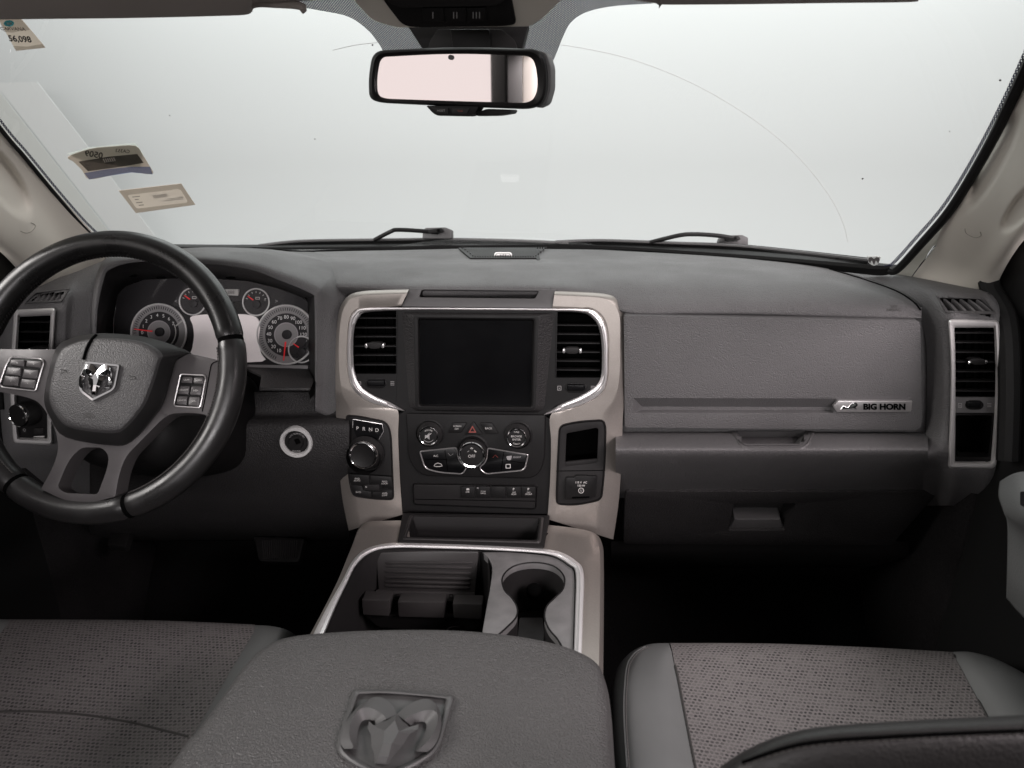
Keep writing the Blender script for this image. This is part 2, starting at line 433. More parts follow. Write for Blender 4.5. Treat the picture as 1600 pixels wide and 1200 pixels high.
# added plates whose pale colour stands in for the windshield's left bright band
wp_ = Plane((0, 5.75, 1), (0, -1, 0))
for nm, poly, mm in (('pale_band_plate', [(58, 128), (130, 220), (258, 390), (200, 395), (0, 140), (-60, 130)], 'band_white'), ('pale_band_plate', [(-62, 132), (-2, 142), (198, 397), (100, 420), (-300, 400), (-300, 135)], 'band_pale')):
    o = plate(nm, wp_, poly, .0, .004, mm, None); tag(o, kind='structure')
# cab floor with toe board
fl = [[V((x, y, z)) for x in (-.8, -.3, .3, .8)] for y, z in ((-.7, .02), (.3, .02), (1.15, .02), (1.3, .1), (1.45, .35), (1.5, .6), (1.5, .78))]
o = loft('floor', fl, 'carpet', nu=2, nv=4, solid=.02); tag(o, kind='structure')
for sg in (-1, 1):
    kp0 = [[V((sg*.755, y, z)) for y in (1.05, 1.25, 1.52)] for z in (0, .3, .6, .76)]
    o = loft('kick_panel', kp0, 'carpet', nu=2, nv=2, solid=.02); tag(o, kind='structure')
# unseen rear wall of the cab, added to block low light from behind
rw = [[V((x, -.92, z)) for x in (-.8, 0, .8)] for z in (0, .45, .9)]
o = loft('unseen_rear_wall', rw, 'carpet', nu=2, nv=2, solid=.03); tag(o, kind='structure')
# headliner / roof
hl = [[V((x, y, z+(-.04 if abs(x) > .6 else 0))) for x in (-.72, -.62, -.3, 0, .3, .62, .72)] for y, z in ((.80, 1.235), (.72, 1.265), (.5, 1.30), (0, 1.31), (-.9, 1.30))]
o = loft('headliner', hl, 'headliner', nu=3, nv=3, solid=.03); tag(o, kind='structure')

# ================================================================ WINDSHIELD
GB = [PX(118, 378, -.69), PX(165, 372, -.655), PY(410, 388, 1.44), PY(600, 388, 1.51), PY(770, 386, 1.53), PY(940, 388, 1.51), PY(1150, 398, 1.43), PX(1392, 424, .655), PX(1420, 440, .68)]
GM = [PX(-30, 190, -.65), PX(0, 190, -.62), PY(350, 190, 1.16), PY(560, 190, 1.215), PY(760, 190, 1.23), PY(960, 190, 1.21), PY(1200, 190, 1.135), PX(1563, 190, .622), PX(1590, 190, .65)]
GT = [PX(-150, 10, -.62), PX(-125, 20, -.59), PY(250, -10, .90), PY(500, -20, .935), PY(740, -20, .945), PY(980, -20, .935), PY(1250, -20, .89), PX(1640, 10, .59), PX(1668, 10, .62)]
ws = thing('windshield', 'large raked clear windshield above the dashboard with faint wiper arc', 'windshield', (0, 1.5, .8))
GY = [p+(p-q).normalized()*.06 for p, q in zip(GT, GM)]
GX = [p+(p-q).normalized()*.09 for p, q in zip(GB, GM)]
glass = loft('glass', [GX, GB, GM, GT, GY], 'glass', ws, nu=8, nv=16)
G = Surf(glass)
# black rubber seal and dotted edge round the opening
def gl(pts, h=.004, n=6): return [G.p(x, y, h) for x, y in cr(pts, n)]
EDGE_R = [(1385, 417), (1398, 412), (1430, 377), (1480, 318), (1530, 236), (1570, 158), (1600, 92), (1640, 0)]
EDGE_L = [(-110, 40), (0, 190), (40, 238), (90, 299), (130, 345), (158, 372)]
tube('seal', [G.p(x+8, y+4, .004) for x, y in cr(EDGE_R, 6)], .006, 'rubber', ws)
tube('seal', [G.p(x-3, y+3, .004) for x, y in cr(EDGE_L, 6)], .003, 'rubber', ws)
band('dotted_edge', G, cr(EDGE_R, 8), [(x-5, y-2.5) for x, y in cr(EDGE_R, 8)], [(0, .001), (1, .001)], 'frit', ws, closed=False)
band('dotted_edge', G, cr(EDGE_L, 8), [(x+3, y-2.5) for x, y in cr(EDGE_L, 8)], [(0, .001), (1, .001)], 'frit', ws, closed=False)
BASE = [(395, 391), (470, 396), (600, 392), (715, 389), (870, 388), (980, 391), (1100, 399), (1200, 406), (1300, 414), (1370, 420), (1392, 418)]
band('seal', G, [(x, y-5) for x, y in cr(BASE, 6)], [(x, y+2+5*max(0, (x-1150)/240)) for x, y in cr(BASE, 6)], [(0, .0), (.2, .004), (1, .005)], 'rubber', ws, closed=False)
# dotted ceramic band behind the mirror
FO = cr([(440, 4), (500, 14), (545, 24), (575, 45), (592, 66), (604, 82), (640, 95)], 5); FI = cr([(440, -25), (520, -25), (600, -25), (650, 0), (660, 40), (668, 75), (690, 90)], 5)
band('dotted_edge', G, FO, FI, [(0, .002), (1, .002)], 'frit', ws, closed=False)
FO = cr([(1020, 3), (960, 7), (918, 16), (893, 32), (880, 55), (868, 85), (858, 106), (845, 120)], 5); FI = cr([(1020, -25), (960, -25), (900, -25), (820, -20), (818, 30), (816, 60), (814, 90), (812, 105)], 5)
band('dotted_edge', G, FO, FI, [(0, .002), (1, .002)], 'frit', ws, closed=False)
# wiper wear arc and chips
WA = [(860, 67), (905, 74), (960, 85), (1010, 100), (1065, 122), (1120, 150), (1180, 188), (1230, 228), (1268, 268), (1300, 312), (1318, 350), (1325, 378)]
tube('scratch', [G.p(x, y, .0005) for x, y in cr(WA, 5)], .00024, 'print', ws, seg=4)
tube('scratch', [G.p(x, y, .0005) for x, y in cr([(520, 78), (555, 70), (590, 66)], 5)], .0003, 'print_dim', ws, seg=4)
for x, y, r in ((1348, 279, 1.6), (1563, 125, 2), (492, 217, 1), (582, 70, 1.5), (1484, 205, .8), (265, 180, .9)):
    plate('chip', G, circ(x, y, r, r*.7, 7), 0, .0006, 'ink', ws)
SHIELD = [(0, 0), (1, 0), (.97, .55), (.5, 1), (.03, .55)]

# ================================================================ A-PILLARS
def dent(o, dents):
    for x, y, dx, dy, ang, depth in dents:
        ca, sa = math.cos(rad(ang)), math.sin(rad(ang))
        for v in o.data.vertices:
            px, py = proj(v.co); a = ((px-x)*ca+(py-y)*sa)/dx; b = (-(px-x)*sa+(py-y)*ca)/dy
            d = math.sqrt(a*a+b*b)
            if d < 1.15:
                t = min(1, max(0, (1.15-d)/.42)); t = t*t*(3-2*t)
                v.co += (v.co-CAM).normalized()*depth*t
pr_ = thing('pillar_trim', 'beige windshield pillar trim with grab handle hollows beside the right door', 'pillar trim', (.69, 1.15, .85), 'windshield pillar trims')
rows = []
for g, a, b, c, ed in (((1392, 432), (1430, 445), (1485, 452), (1535, 470), (1548, 480)), ((1415, 412), (1455, 405), (1510, 415), (1545, 430), (1560, 440)), ((1490, 325), (1515, 330), (1555, 355), (1580, 376), (1592, 385)),
                        ((1548, 235), (1565, 250), (1598, 290), (1635, 315), (1650, 325)), ((1600, 125), (1618, 150), (1660, 200), (1710, 230), (1725, 240)), ((1650, 10), (1665, 30), (1730, 90), (1800, 120), (1820, 130))):
    k = (432-g[1])/422
    Y0 = PX(g[0], g[1], .665-.075*k).y
    g = (g[0]-8, g[1])
    rows.append([PX(*g, .672-.075*k), PY(*a, Y0-.03), PY(*b, Y0-.085), PY(*c, Y0-.125), PY(*ed, Y0-.10)])
o = loft('trim_panel', rows, 'beige', pr_, nu=16, nv=16, solid=.004)
dent(o, [(1553, 250, 82, 17, -62, .018), (1598, 322, 48, 16, -52, .018)])
PR = Surf(o)
tube('screw_cap_seam', [PR.p(x, y, .0004) for x, y in cr([(1508, 357), (1510, 364), (1518, 369), (1526, 371), (1533, 368), (1532, 362)], 4)], .0004, 'seam_beige', pr_, seg=4)
pl_ = thing('pillar_trim', 'beige windshield pillar trim with grab handle hollow beyond the steering wheel', 'pillar trim', (-.69, 1.12, .87), 'windshield pillar trims')
rows = []
for g, a, b, c, ed in (((176, 402), (140, 425), (100, 445), (60, 462), (50, 470)), ((156, 376), (125, 400), (90, 420), (58, 440), (48, 450)), ((92, 304), (65, 325), (40, 355), (12, 385), (2, 395)),
                        ((0, 194), (-30, 215), (-60, 255), (-95, 300), (-108, 315)), ((-115, 52), (-150, 90), (-190, 140), (-230, 190), (-245, 205))):
    k = (402-g[1])/350
    q = PX(*g, -.665+.07*k); Y0 = q.y
    rows.append([q, PY(*a, Y0-.03), PY(*b, Y0-.085), PY(*c, Y0-.12), PY(*ed, Y0-.09)])
o = loft('trim_panel', rows, 'beige', pl_, nu=16, nv=16, solid=.004)
dent(o, [(2, 278, 70, 24, 55, .02)])
PLS = Surf(o)
tube('screw_cap_seam', [PLS.p(x, y, .0004) for x, y in cr([(32, 361), (40, 364), (48, 362), (54, 356), (54, 351), (48, 348)], 4)], .0004, 'seam_beige', pl_, seg=4)

# ================================================================ DOORS (inner faces)
for sgn, lab in ((1, 'dark right door with grey padded armrest beside the passenger seat'), (-1, 'dark left door beyond the steering wheel')):
    d = thing('door_panel', lab, 'door', (sgn*.8, .5, .1))
    X = .765*sgn
    rows = [[V((X+sgn*dx, y, z)) for y in (-.9, .2, .8, 1.0, 1.12)] for dx, z in ((0, .02), (-.01, .25), (0, .5), (0, .75), (.02, .88), (.05, .90))]
    loft('panel', rows, 'rubber', d, nu=4, nv=4, solid=.02)
    # weather seal along the front of the door opening, dark window corner
    fr = [PX(1600, 335, .73), PX(1567, 385, .735), PX(1546, 440, .74), PX(1572, 500, .745), PX(1578, 600, .75), PX(1575, 720, .75)] if sgn > 0 else \
         [PX(-20, 330, -.72), PX(20, 378, -.725), PX(48, 425, -.735), PX(20, 460, -.75), PX(-5, 520, -.76), PX(-10, 640, -.76)]
    tube('weather_seal', cr(fr, 6), .014, 'rubber', d, seg=10)
    rows = [[PX(1610, 320, .745), PX(1570, 390, .745), PX(1550, 450, .75)], [PX(1700, 420, .75), PX(1650, 460, .755), PX(1620, 520, .76)]] if sgn > 0 else \
           [[PX(-30, 320, -.735), PX(14, 385, -.735), PX(42, 430, -.745)], [PX(-140, 420, -.75), PX(-80, 460, -.755), PX(-40, 520, -.76)]]
    loft('window_corner', rows, 'rubber', d, nu=4, nv=2, solid=.01)
    if sgn > 0:
        A = [[(1562, 752), (1590, 738), (1640, 735)], [(1560, 775), (1592, 775), (1650, 770)], [(1568, 800), (1600, 815), (1660, 820)], [(1574, 822), (1602, 845), (1660, 870)], [(1573, 900), (1600, 925), (1660, 960)], [(1572, 935), (1602, 968), (1660, 1010)]]
        xs = ((.70, .685, .70), (.68, .655, .67), (.672, .655, .66), (.70, .70, .70), (.715, .715, .715), (.74, .74, .74))
        rows = [[PX(*p, x) for p, x in zip(r, q)] for r, q in zip(A, xs)]
        loft('armrest', rows, 'door_grey', d, nu=6, nv=6, solid=.03)
        plate('switch_bezel', Plane(PX(1598, 780, .652), (-1, -.4, .6)), rect(1594, 768, 1625, 790, 3), 0, .004, 'piano', d)


# ================================================================ DASHBOARD
D = thing('dashboard', 'dark grey grained truck dashboard with silver centre stack and gauge cluster', 'dashboard', (0, 1.1, .45))
# --- upper pad, from the windshield base over the crest to the lip above the glove box
XS = [492, 525, 570, 640, 750, 860, 930, 985, 1080, 1180, 1280, 1350, 1400, 1428, 1440]
def ipl(x, T):
    for (a, u), (b, v) in zip(T, T[1:]):
        if x <= b: return u+(v-u)*(x-a)/(b-a)
    return T[-1][1]
def tab(T): return [ipl(x, T) for x in XS]
y0 = tab([(470, 394), (560, 392), (760, 388), (940, 390), (1100, 399), (1200, 407), (1290, 418), (1350, 434), (1400, 452), (1428, 470), (1440, 484)])
Y0 = tab([(470, 1.42), (760, 1.5), (940, 1.49), (1100, 1.44), (1200, 1.38), (1290, 1.31), (1350, 1.24), (1400, 1.165), (1428, 1.11), (1440, 1.085)])
y1 = tab([(470, 398), (640, 403), (760, 406), (940, 402), (1100, 406), (1200, 413), (1290, 424), (1350, 440), (1400, 457), (1428, 473), (1440, 486)])
Y1 = tab([(470, 1.34), (640, 1.36), (940, 1.36), (1100, 1.33), (1200, 1.3), (1290, 1.25), (1350, 1.2), (1400, 1.145), (1428, 1.1), (1440, 1.08)])
y2 = tab([(470, 404), (640, 412), (760, 415), (940, 415), (1100, 418), (1200, 424), (1290, 433), (1350, 447), (1400, 462), (1428, 477), (1440, 488)])
Y2 = tab([(470, 1.27), (640, 1.23), (940, 1.23), (1100, 1.22), (1290, 1.18), (1350, 1.15), (1400, 1.12), (1428, 1.09), (1440, 1.078)])
y3 = tab([(470, 418), (560, 428), (640, 432), (760, 434), (940, 436), (1100, 438), (1290, 447), (1350, 456), (1400, 468), (1428, 481), (1440, 490)])
Y3 = tab([(470, 1.18), (530, 1.16), (640, 1.135), (940, 1.13), (1100, 1.125), (1290, 1.115), (1350, 1.105), (1400, 1.09), (1428, 1.078), (1440, 1.075)])
y4 = tab([(470, 445), (560, 446), (640, 446), (860, 447), (940, 455), (985, 463), (1290, 470), (1400, 480), (1428, 488), (1440, 493)])
Y4 = tab([(470, 1.115), (560, 1.105), (640, 1.09), (940, 1.085), (1290, 1.075), (1440, 1.072)])
y5 = tab([(470, 458), (560, 460), (640, 460), (860, 460), (930, 470), (985, 487), (1180, 489), (1440, 497)])
Y5 = tab([(470, 1.13), (560, 1.12), (640, 1.085), (930, 1.08), (985, 1.064), (1440, 1.066)])
y6 = [y+4 for y in y5]; Y6 = [Y+.012 for Y in Y5]
rows = [[PY(x, y, Y) for x, y, Y in zip(XS, ys, Ys)] for ys, Ys in ((y0, Y0), (y1, Y1), (y2, Y2), (y3, Y3), (y4, Y4), (y5, Y5), (y6, Y6))]
pad = loft('upper_pad', rows, 'dash', D, nu=8, nv=6, solid=.006)
PAD = Surf(pad)
# shallow flat shelf at the windshield with the speaker grille
GR = [(716, 388), (860, 388), (838, 405), (735, 405)]
gr = plate('speaker_grille', PAD, [(716, 389)]+[(x, 389) for x in range(730, 850, 12)]+[(860, 389), (838, 405)]+[(x, 405) for x in range(826, 740, -12)]+[(735, 405)], -.002, .0025, 'black', D)
for i in range(34):
    x = 722+i*4.0; t = (x-788)/66
    yb = 404 if abs(t) < .74 else 404-(abs(t)-.74)*55
    plate('rib', PAD, [(x-.8, 390), (x+.8, 390), (x*.985+788*.015+.8, yb), (x*.985+788*.015-.8, yb)], .002, .005, 'dash_low', gr)
SEN = Plane(PAD.p(786, 402, .006), (0, -.85, .5))
se = plate('light_sensor', SEN, rect(772, 393.5, 800, 404, 4.8), -.008, .003, 'print_bright', D, bev=.0015)
band('sensor_ring', SEN, rect(774, 395.2, 798, 402.4, 3.4), rect(776, 396.6, 796, 401, 2), [(0, .003), (.5, .0042), (1, .003)], 'ring_grey', se)
text('AUTO', SEN, 786, 398.8, 3, 'ink', se, h=.0034)
# pad seam and airbag lettering
tube('pad_seam', [PAD.p(x, y, .0002) for x, y in cr([(1296, 421), (1350, 437), (1400, 455), (1427, 472), (1438, 485)], 5)], .0014, 'void', D, seg=6)
text('SRS\nAIRBAG', PAD, 1396, 482, 4.2, 'stitch_dark', D, sx=1.1)

# --- body behind and below the glove box
rows = R_([[(x, y, Y) for x in (962, 1000, 1100, 1250, 1380, 1450)] for y, Y in ((480, 1.10), (560, 1.095), (668, 1.09), (676, 1.075), (686, 1.035), (698, 1.003), (707, .998), (720, 1.012), (745, 1.055), (768, 1.10), (778, 1.12))])
HR = [(1152, 672), (1262, 672), (1258, 690), (1250, 697), (1165, 697), (1155, 690)]
low = loft('lower_body', rows, 'dash', D, nu=22, nv=8, holes=[inset(HR, 3)])
LOW = Surf(low)
hr = recess('release_handle', LOW, rpoly(HR, 3, 3), .001, .022, 'dash', D, .85)
plate('handle_lip', LOW, rpoly([(1166, 674), (1238, 674), (1230, 681), (1172, 681)], 2, 3), -.015, -.004, 'dash_low', hr, bev=.001)
band('handle_rim', LOW, rpoly([(1138, 674), (1276, 674), (1264, 697), (1252, 703), (1170, 703), (1156, 697)], 6, 4), rpoly(HR, 3, 4), [(0, 0), (.3, .0015), (1, -.002)], 'dash_smooth', D)
# --- glove box door
GBP = plane3(PY(980, 495, 1.060), PY(1430, 500, 1.063), PY(980, 665, 1.066))
GBO = rpoly([(975, 493), (1438, 501), (1441, 672), (976, 668)], [5, 8, 14, 6], 6)
bm_outer = [(990, 622), (1307, 623), (1302, 646), (988, 646)]
gb = plate('glove_box_door', GBP, GBO, -.02, .006, 'dash', D, bev=.003, seg=3, hole=bm_outer)
text_h = .007
# groove: a sunk channel with bevelled walls
bm_outer = [(990, 622), (1307, 623), (1302, 646), (988, 646)]; bm_inner = [(1003, 635), (1300, 636), (1298, 641), (1001, 641)]
band('groove', GBP, bm_outer, bm_inner, [(0, .0055), (1, -.006)], 'dash', gb, angle=10)
plate('groove_floor', GBP, bm_inner, -.01, -.006, 'dash', gb)
bd = plate('badge', GBP, rpoly([(1310, 626.5), (1426, 626.5), (1424, 644), (1308, 644), (1302, 635)], 1, 2), .004, .010, 'satin', gb, bev=.001)
text('BIG HORN', GBP, 1382, 636, 8.6, 'void', gb, sx=1.12, bold=.05, h=.0108)
plate('badge_ram_mark', GBP, [(1313, 640), (1318, 634), (1325, 637), (1331, 630), (1338, 629), (1341, 633), (1337, 637), (1340, 640), (1330, 640)], .009, .0112, 'chrome', gb, bev=.0006)
# --- lower glove box
LGP = plane3(PY(980, 768, 1.095), PY(1460, 768, 1.095), PY(980, 845, 1.155))
LGO = rpoly([(977, 768), (1467, 769), (1405, 838), (1395, 852), (974, 850)], 6, 4)
HH = rpoly([(1147, 787), (1244, 787), (1226, 829), (1138, 829)], 3, 4)
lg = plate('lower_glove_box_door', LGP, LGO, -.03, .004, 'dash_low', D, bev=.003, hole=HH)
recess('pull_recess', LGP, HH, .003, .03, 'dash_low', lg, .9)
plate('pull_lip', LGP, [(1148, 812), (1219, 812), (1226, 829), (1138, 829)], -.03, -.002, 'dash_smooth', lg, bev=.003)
rows = R_([[(x, y, Y) for x in (955, 1100, 1300, 1420)] for y, Y in ((846, 1.16), (868, 1.19), (880, 1.27), (890, 1.4))])
loft('lower_closing_panel', rows, 'black_soft', D, nu=4, nv=3)

# --- right end of the dash with its air outlet
VH_R = [(1489, 510), (1556, 510), (1558, 560), (1556, 640), (1552, 722), (1490, 722), (1489, 640)]
VD_R = [(1466, 464), (1532, 466), (1553, 488), (1480, 487)]
endr = R_([
 [(1290, 418, 1.36), (1345, 436, 1.255), (1400, 458, 1.165), (1432, 485, 1.11), (1446, 530, 1.088), (1448, 600, 1.085), (1447, 660, 1.08), (1446, 688, 1.045), (1442, 712, 1.005), (1442, 740, 1.045), (1442, 768, 1.10), (1442, 790, 1.13)],
 [(1330, 418, 1.32), (1390, 433, 1.215), (1428, 455, 1.13), (1448, 485, 1.09), (1459, 530, 1.07), (1462, 600, 1.065), (1461, 655, 1.055), (1460, 685, 1.035), (1458, 710, 1.01), (1456, 740, 1.04), (1452, 770, 1.09), (1450, 790, 1.13)],
 [(1392, 427, 1.25), (1430, 438, 1.16), (1452, 455, 1.10), (1467, 485, 1.06), (1474, 530, 1.045), (1476, 600, 1.04), (1476, 655, 1.035), (1475, 685, 1.025), (1473, 710, 1.015), (1471, 740, 1.035), (1468, 770, 1.08), (1464, 790, 1.12)],
 [(1445, 436, 1.17), (1470, 446, 1.11), (1486, 462, 1.065), (1493, 490, 1.04), (1496, 530, 1.035), (1497, 600, 1.033), (1497, 655, 1.03), (1496, 685, 1.025), (1494, 710, 1.02), (1492, 740, 1.018), (1488, 770, 1.05), (1480, 790, 1.09)],
 [(1500, 447, 1.11), (1515, 452, 1.085), (1525, 465, 1.058), (1530, 490, 1.04), (1533, 530, 1.035), (1534, 600, 1.033), (1532, 655, 1.03), (1530, 685, 1.025), (1527, 710, 1.02), (1522, 740, 1.02), (1515, 770, 1.05), (1505, 790, 1.09)],
 [(1532, 453, 1.085), (1548, 460, 1.066), (1559, 474, 1.05), (1566, 495, 1.04), (1570, 530, 1.037), (1571, 600, 1.035), (1568, 655, 1.033), (1564, 690, 1.03), (1560, 715, 1.025), (1552, 745, 1.025), (1540, 772, 1.05), (1525, 790, 1.09)],
 [(1545, 458, 1.13), (1560, 466, 1.10), (1571, 482, 1.085), (1576, 505, 1.075), (1579, 540, 1.072), (1580, 600, 1.07), (1577, 655, 1.068), (1573, 690, 1.065), (1569, 715, 1.06), (1560, 748, 1.06), (1548, 775, 1.08), (1530, 792, 1.12)]])
er = loft('end_panel', endr, 'dash', D, nu=10, nv=10, holes=[VH_R, VD_R])
ER = Surf(er)
def air_outlet(name, s, outer, inner, cav, n_sl, vy0, vy1, n_v, label, knob=None, depth=.035, sl_h=-.004):
    """silver frame, dark pocket, louvre blades, rear vanes"""
    a = band(name, s, outer, inner, [(0, -.004), (0, .002), (.25, .006), (.6, .0055), (1, -.002), (1, -.012)], 'frame_silver', D, angle=50)
    tag(a, label)
    recess('pocket', s, cav, -.004, depth, 'void', a)
    xs = [p[0] for p in cav]; x0, x1 = min(xs), max(xs)
    for i in range(n_sl):
        y = vy0+(vy1-vy0)*(i+.5)/n_sl
        plate('blade', s, [(x0-1, y-1.3), (x1+1, y-1.0), (x1+1, y+1.0), (x0-1, y+.8)], -.018, sl_h, 'black', a, bev=.0005)
    for i in range(n_v):
        x = x0+(x1-x0)*(i+.5)/n_v
        plate('vane', s, [(x-.6, vy0), (x+.6, vy0), (x+.6, vy1), (x-.6, vy1)], -.03, -.02, 'void', a)
    if knob:
        kx, ky = knob
        k = plate('slider', s, rpoly([(kx-13, ky-4), (kx-4, ky-6), (kx+11, ky-5), (kx+13, ky+1), (kx+9, ky+4), (kx-8, ky+4)], 4, 4), -.006, .006, 'black', a, bev=.002)
        for q in (-12, 12): lathe('slider_tip', s.p(kx+q, ky, .004), s.nrm(kx, ky), [(.0028, -.003), (.003, 0), (.0015, .002), (0, .0024)], 'chrome', a, seg=12)
    return a
VPR = plane3(PY(1485, 505, 1.030), PY(1560, 505, 1.032), PY(1485, 725, 1.017))
OUT_R = rpoly([(1481, 499), (1561, 500), (1566, 590), (1562, 660), (1556, 732), (1481, 732), (1485, 640), (1486, 560)], [7, 8, 60, 60, 9, 7, 60, 60], 5)
INN_R = rpoly([(1491, 512), (1553, 512), (1556, 590), (1553, 660), (1548, 721), (1492, 721), (1493, 640), (1493, 560)], [2, 2, 60, 60, 3, 2, 60, 60], 5)
ao = air_outlet('air_outlet', VPR, OUT_R, INN_R, rect(1491, 511, 1556, 621, 2), 7, 513, 619, 5, 'tall silver framed outlet on the right end of the dash', (1528, 566))
plate('dial_panel', VPR, [(1491, 621), (1556, 621), (1554, 645), (1491, 645)], -.03, -.003, 'dash_smooth', ao)
def thumb(s, x, y, par, w=15, hh=6.5, h=-.001):
    plate('dial_surround', s, rpoly([(x-w-3, y), (x-w+3, y-hh-1), (x+w-3, y-hh-1), (x+w+3, y), (x+w-3, y+hh+1), (x-w+3, y+hh+1)], 5, 4), h-.004, h, 'black', par, bev=.001)
    plate('thumb_dial', s, rect(x-w+2, y-hh+1.5, x+w-2, y+hh-2, 3), h-.004, h+.004, 'piano', par, bev=.0025, seg=3)
    for q in (-w-10, w+10):
        if q < 0:
            band('airflow_symbol', s, rect(x+q-3, y-3, x+q+3, y+4, .5, 2), rect(x+q-2.3, y-2.3, x+q+2.3, y+3.3, .5, 2), [(0, h+.0005), (1, h+.0005)], 'print_dim', par)
            text('x', s, x+q, y+.5, 4, 'print_dim', par, h=h+.0006)
        else:
            for j in (-2.5, 0, 2.5): plate('airflow_symbol', s, [(x+q-3, y+j-.3), (x+q+3, y+j-.3), (x+q+3, y+j+.4), (x+q-3, y+j+.4)], h, h+.0005, 'print_dim', par)
thumb(VPR, 1523, 633, ao, w=13, h=-.002)
recess('storage_pocket', VPR, rect(1496, 652, 1548, 718, 4), -.004, .05, 'void', ao)
band('pocket_rim', VPR, rpoly([(1490, 645), (1556, 645), (1551, 723), (1490, 723)], 2, 4), rpoly([(1497, 652), (1545, 652), (1541, 706), (1496, 706)], 4, 4), [(0, -.006), (.5, -.003), (1, -.02)], 'black', ao)
# small demister outlet above it
def demister(s, quad, n, par, hh=.001):
    q = rpoly(quad, 3, 4); qi = rpoly([((p[0]-centre(quad)[0])*.86+centre(quad)[0], (p[1]-centre(quad)[1])*.66+centre(quad)[1]) for p in quad], 2, 4)
    a = band('side_demister', s, q, qi, [(0, 0), (.4, .003), (1, 0), (1, -.004)], 'dash_smooth', par)
    recess('pocket', s, qi, 0, .02, 'void', a)
    p00, p10, p11, p01 = [((p[0]-centre(quad)[0])*.86+centre(quad)[0], (p[1]-centre(quad)[1])*.7+centre(quad)[1]) for p in quad]
    for i in range(n):
        t = (i+.35)/n; d = .62/n
        top = lambda t: (p00[0]+(p10[0]-p00[0])*t, p00[1]+(p10[1]-p00[1])*t); bot = lambda t: (p01[0]+(p11[0]-p01[0])*t, p01[1]+(p11[1]-p01[1])*t)
        a0, a1, b1, b0 = top(t), top(t+d*.55), bot(t+d+.05), bot(t+.09)
        plate('blade', s, [a0, a1, ((a1[0]+b1[0])/2+1.5, (a1[1]+b1[1])/2), b1, b0, ((a0[0]+b0[0])/2+1, (a0[1]+b0[1])/2)], -.012, -.001, 'dash_smooth', a, bev=.001)
    return a
DPR = plane3(ER.p(1463, 462), ER.p(1535, 466), ER.p(1480, 489))
demister(DPR, [(1461, 460), (1535, 463), (1559, 491), (1477, 490)], 5, D)

# --- left end of the dash with its air outlet and lamp switch
endl = R_([
 [(172, 404, 1.2), (158, 425, 1.12), (150, 460, 1.08), (146, 520, 1.065), (146, 600, 1.06), (146, 690, 1.06), (150, 730, 1.07), (160, 780, 1.12)],
 [(140, 416, 1.17), (126, 437, 1.10), (118, 465, 1.06), (113, 520, 1.045), (112, 600, 1.04), (110, 690, 1.04), (110, 730, 1.06), (115, 780, 1.12)],
 [(110, 428, 1.15), (103, 445, 1.08), (98, 470, 1.04), (95, 520, 1.03), (94, 600, 1.025), (92, 690, 1.02), (92, 730, 1.05), (95, 780, 1.12)],
 [(70, 440, 1.13), (62, 455, 1.08), (57, 475, 1.045), (53, 520, 1.03), (52, 600, 1.025), (52, 690, 1.02), (52, 730, 1.05), (55, 780, 1.12)],
 [(30, 452, 1.12), (22, 468, 1.07), (16, 490, 1.05), (10, 520, 1.035), (9, 600, 1.03), (9, 690, 1.025), (10, 730, 1.05), (14, 780, 1.12)],
 [(10, 462, 1.14), (2, 478, 1.10), (-5, 500, 1.08), (-10, 530, 1.07), (-11, 600, 1.07), (-11, 690, 1.07), (-8, 730, 1.09), (0, 780, 1.15)]])
el = loft('end_panel', endl, 'dash', D, nu=10, nv=10, holes=[[(26, 492), (80, 490), (76, 690), (26, 688)], [(46, 472), (62, 460), (102, 455), (92, 470)]])
EL = Surf(el)
VPL = plane3(PY(22, 490, 1.028), PY(82, 490, 1.024), PY(25, 690, 1.012))
OUT_L = rpoly([(22, 484), (87, 481), (80, 600), (82, 696), (21, 692), (14, 600)], [6, 6, 60, 7, 6, 60], 5)
INN_L = rpoly([(31, 495), (79, 493), (73, 600), (74, 685), (30, 683), (24, 600)], [2, 2, 60, 3, 2, 60], 5)
ao = air_outlet('air_outlet', VPL, OUT_L, INN_L, rpoly([(30, 494), (80, 492), (75, 560), (73, 590), (26, 590)], 2, 3), 6, 496, 588, 5, 'tall silver framed outlet behind the steering wheel', (58, 547))
plate('switch_panel', VPL, [(24, 598), (75, 598), (76, 687), (28, 686)], -.02, -.004, 'black', ao)
n = VPL.n
k = lathe('lamp_switch', VPL.p(46, 645, 0), (n+V((-.12, 0, .02))).normalized(), [(.019, -.006), (.019, .016), (.0175, .018)], 'black', ao)
lathe('chrome_ring', VPL.p(44, 645, .0), (n+V((-.12, 0, .02))).normalized(), [(.0178, .015), (.0182, .018), (.017, .0195), (.0158, .0185)], 'chrome', ao)
lathe('knob_face', VPL.p(44, 645, .0), (n+V((-.12, 0, .02))).normalized(), [(.0165, .018), (.015, .0195), (0, .0198)], 'black', ao)
text('AUTO', VPL, 40, 652, 2.5, 'print_dim', ao, h=.021, rot=-20)
plate('dimmer_wheel', VPL, rect(52, 669, 66, 678, 2), -.006, .001, 'black_soft', ao, bev=.002)
text('Q', VPL, 38, 672, 4, 'print_dim', ao, h=-.0035)
plate('dimmer_mark', VPL, [(52, 682), (69, 681), (69, 683.5), (52, 683)], -.004, -.0034, 'print', ao)
DPL = plane3(EL.p(40, 474), EL.p(108, 451), EL.p(95, 470))
demister(DPL, [(56, 456), (111, 449), (97, 472), (37, 475)], 6, D)

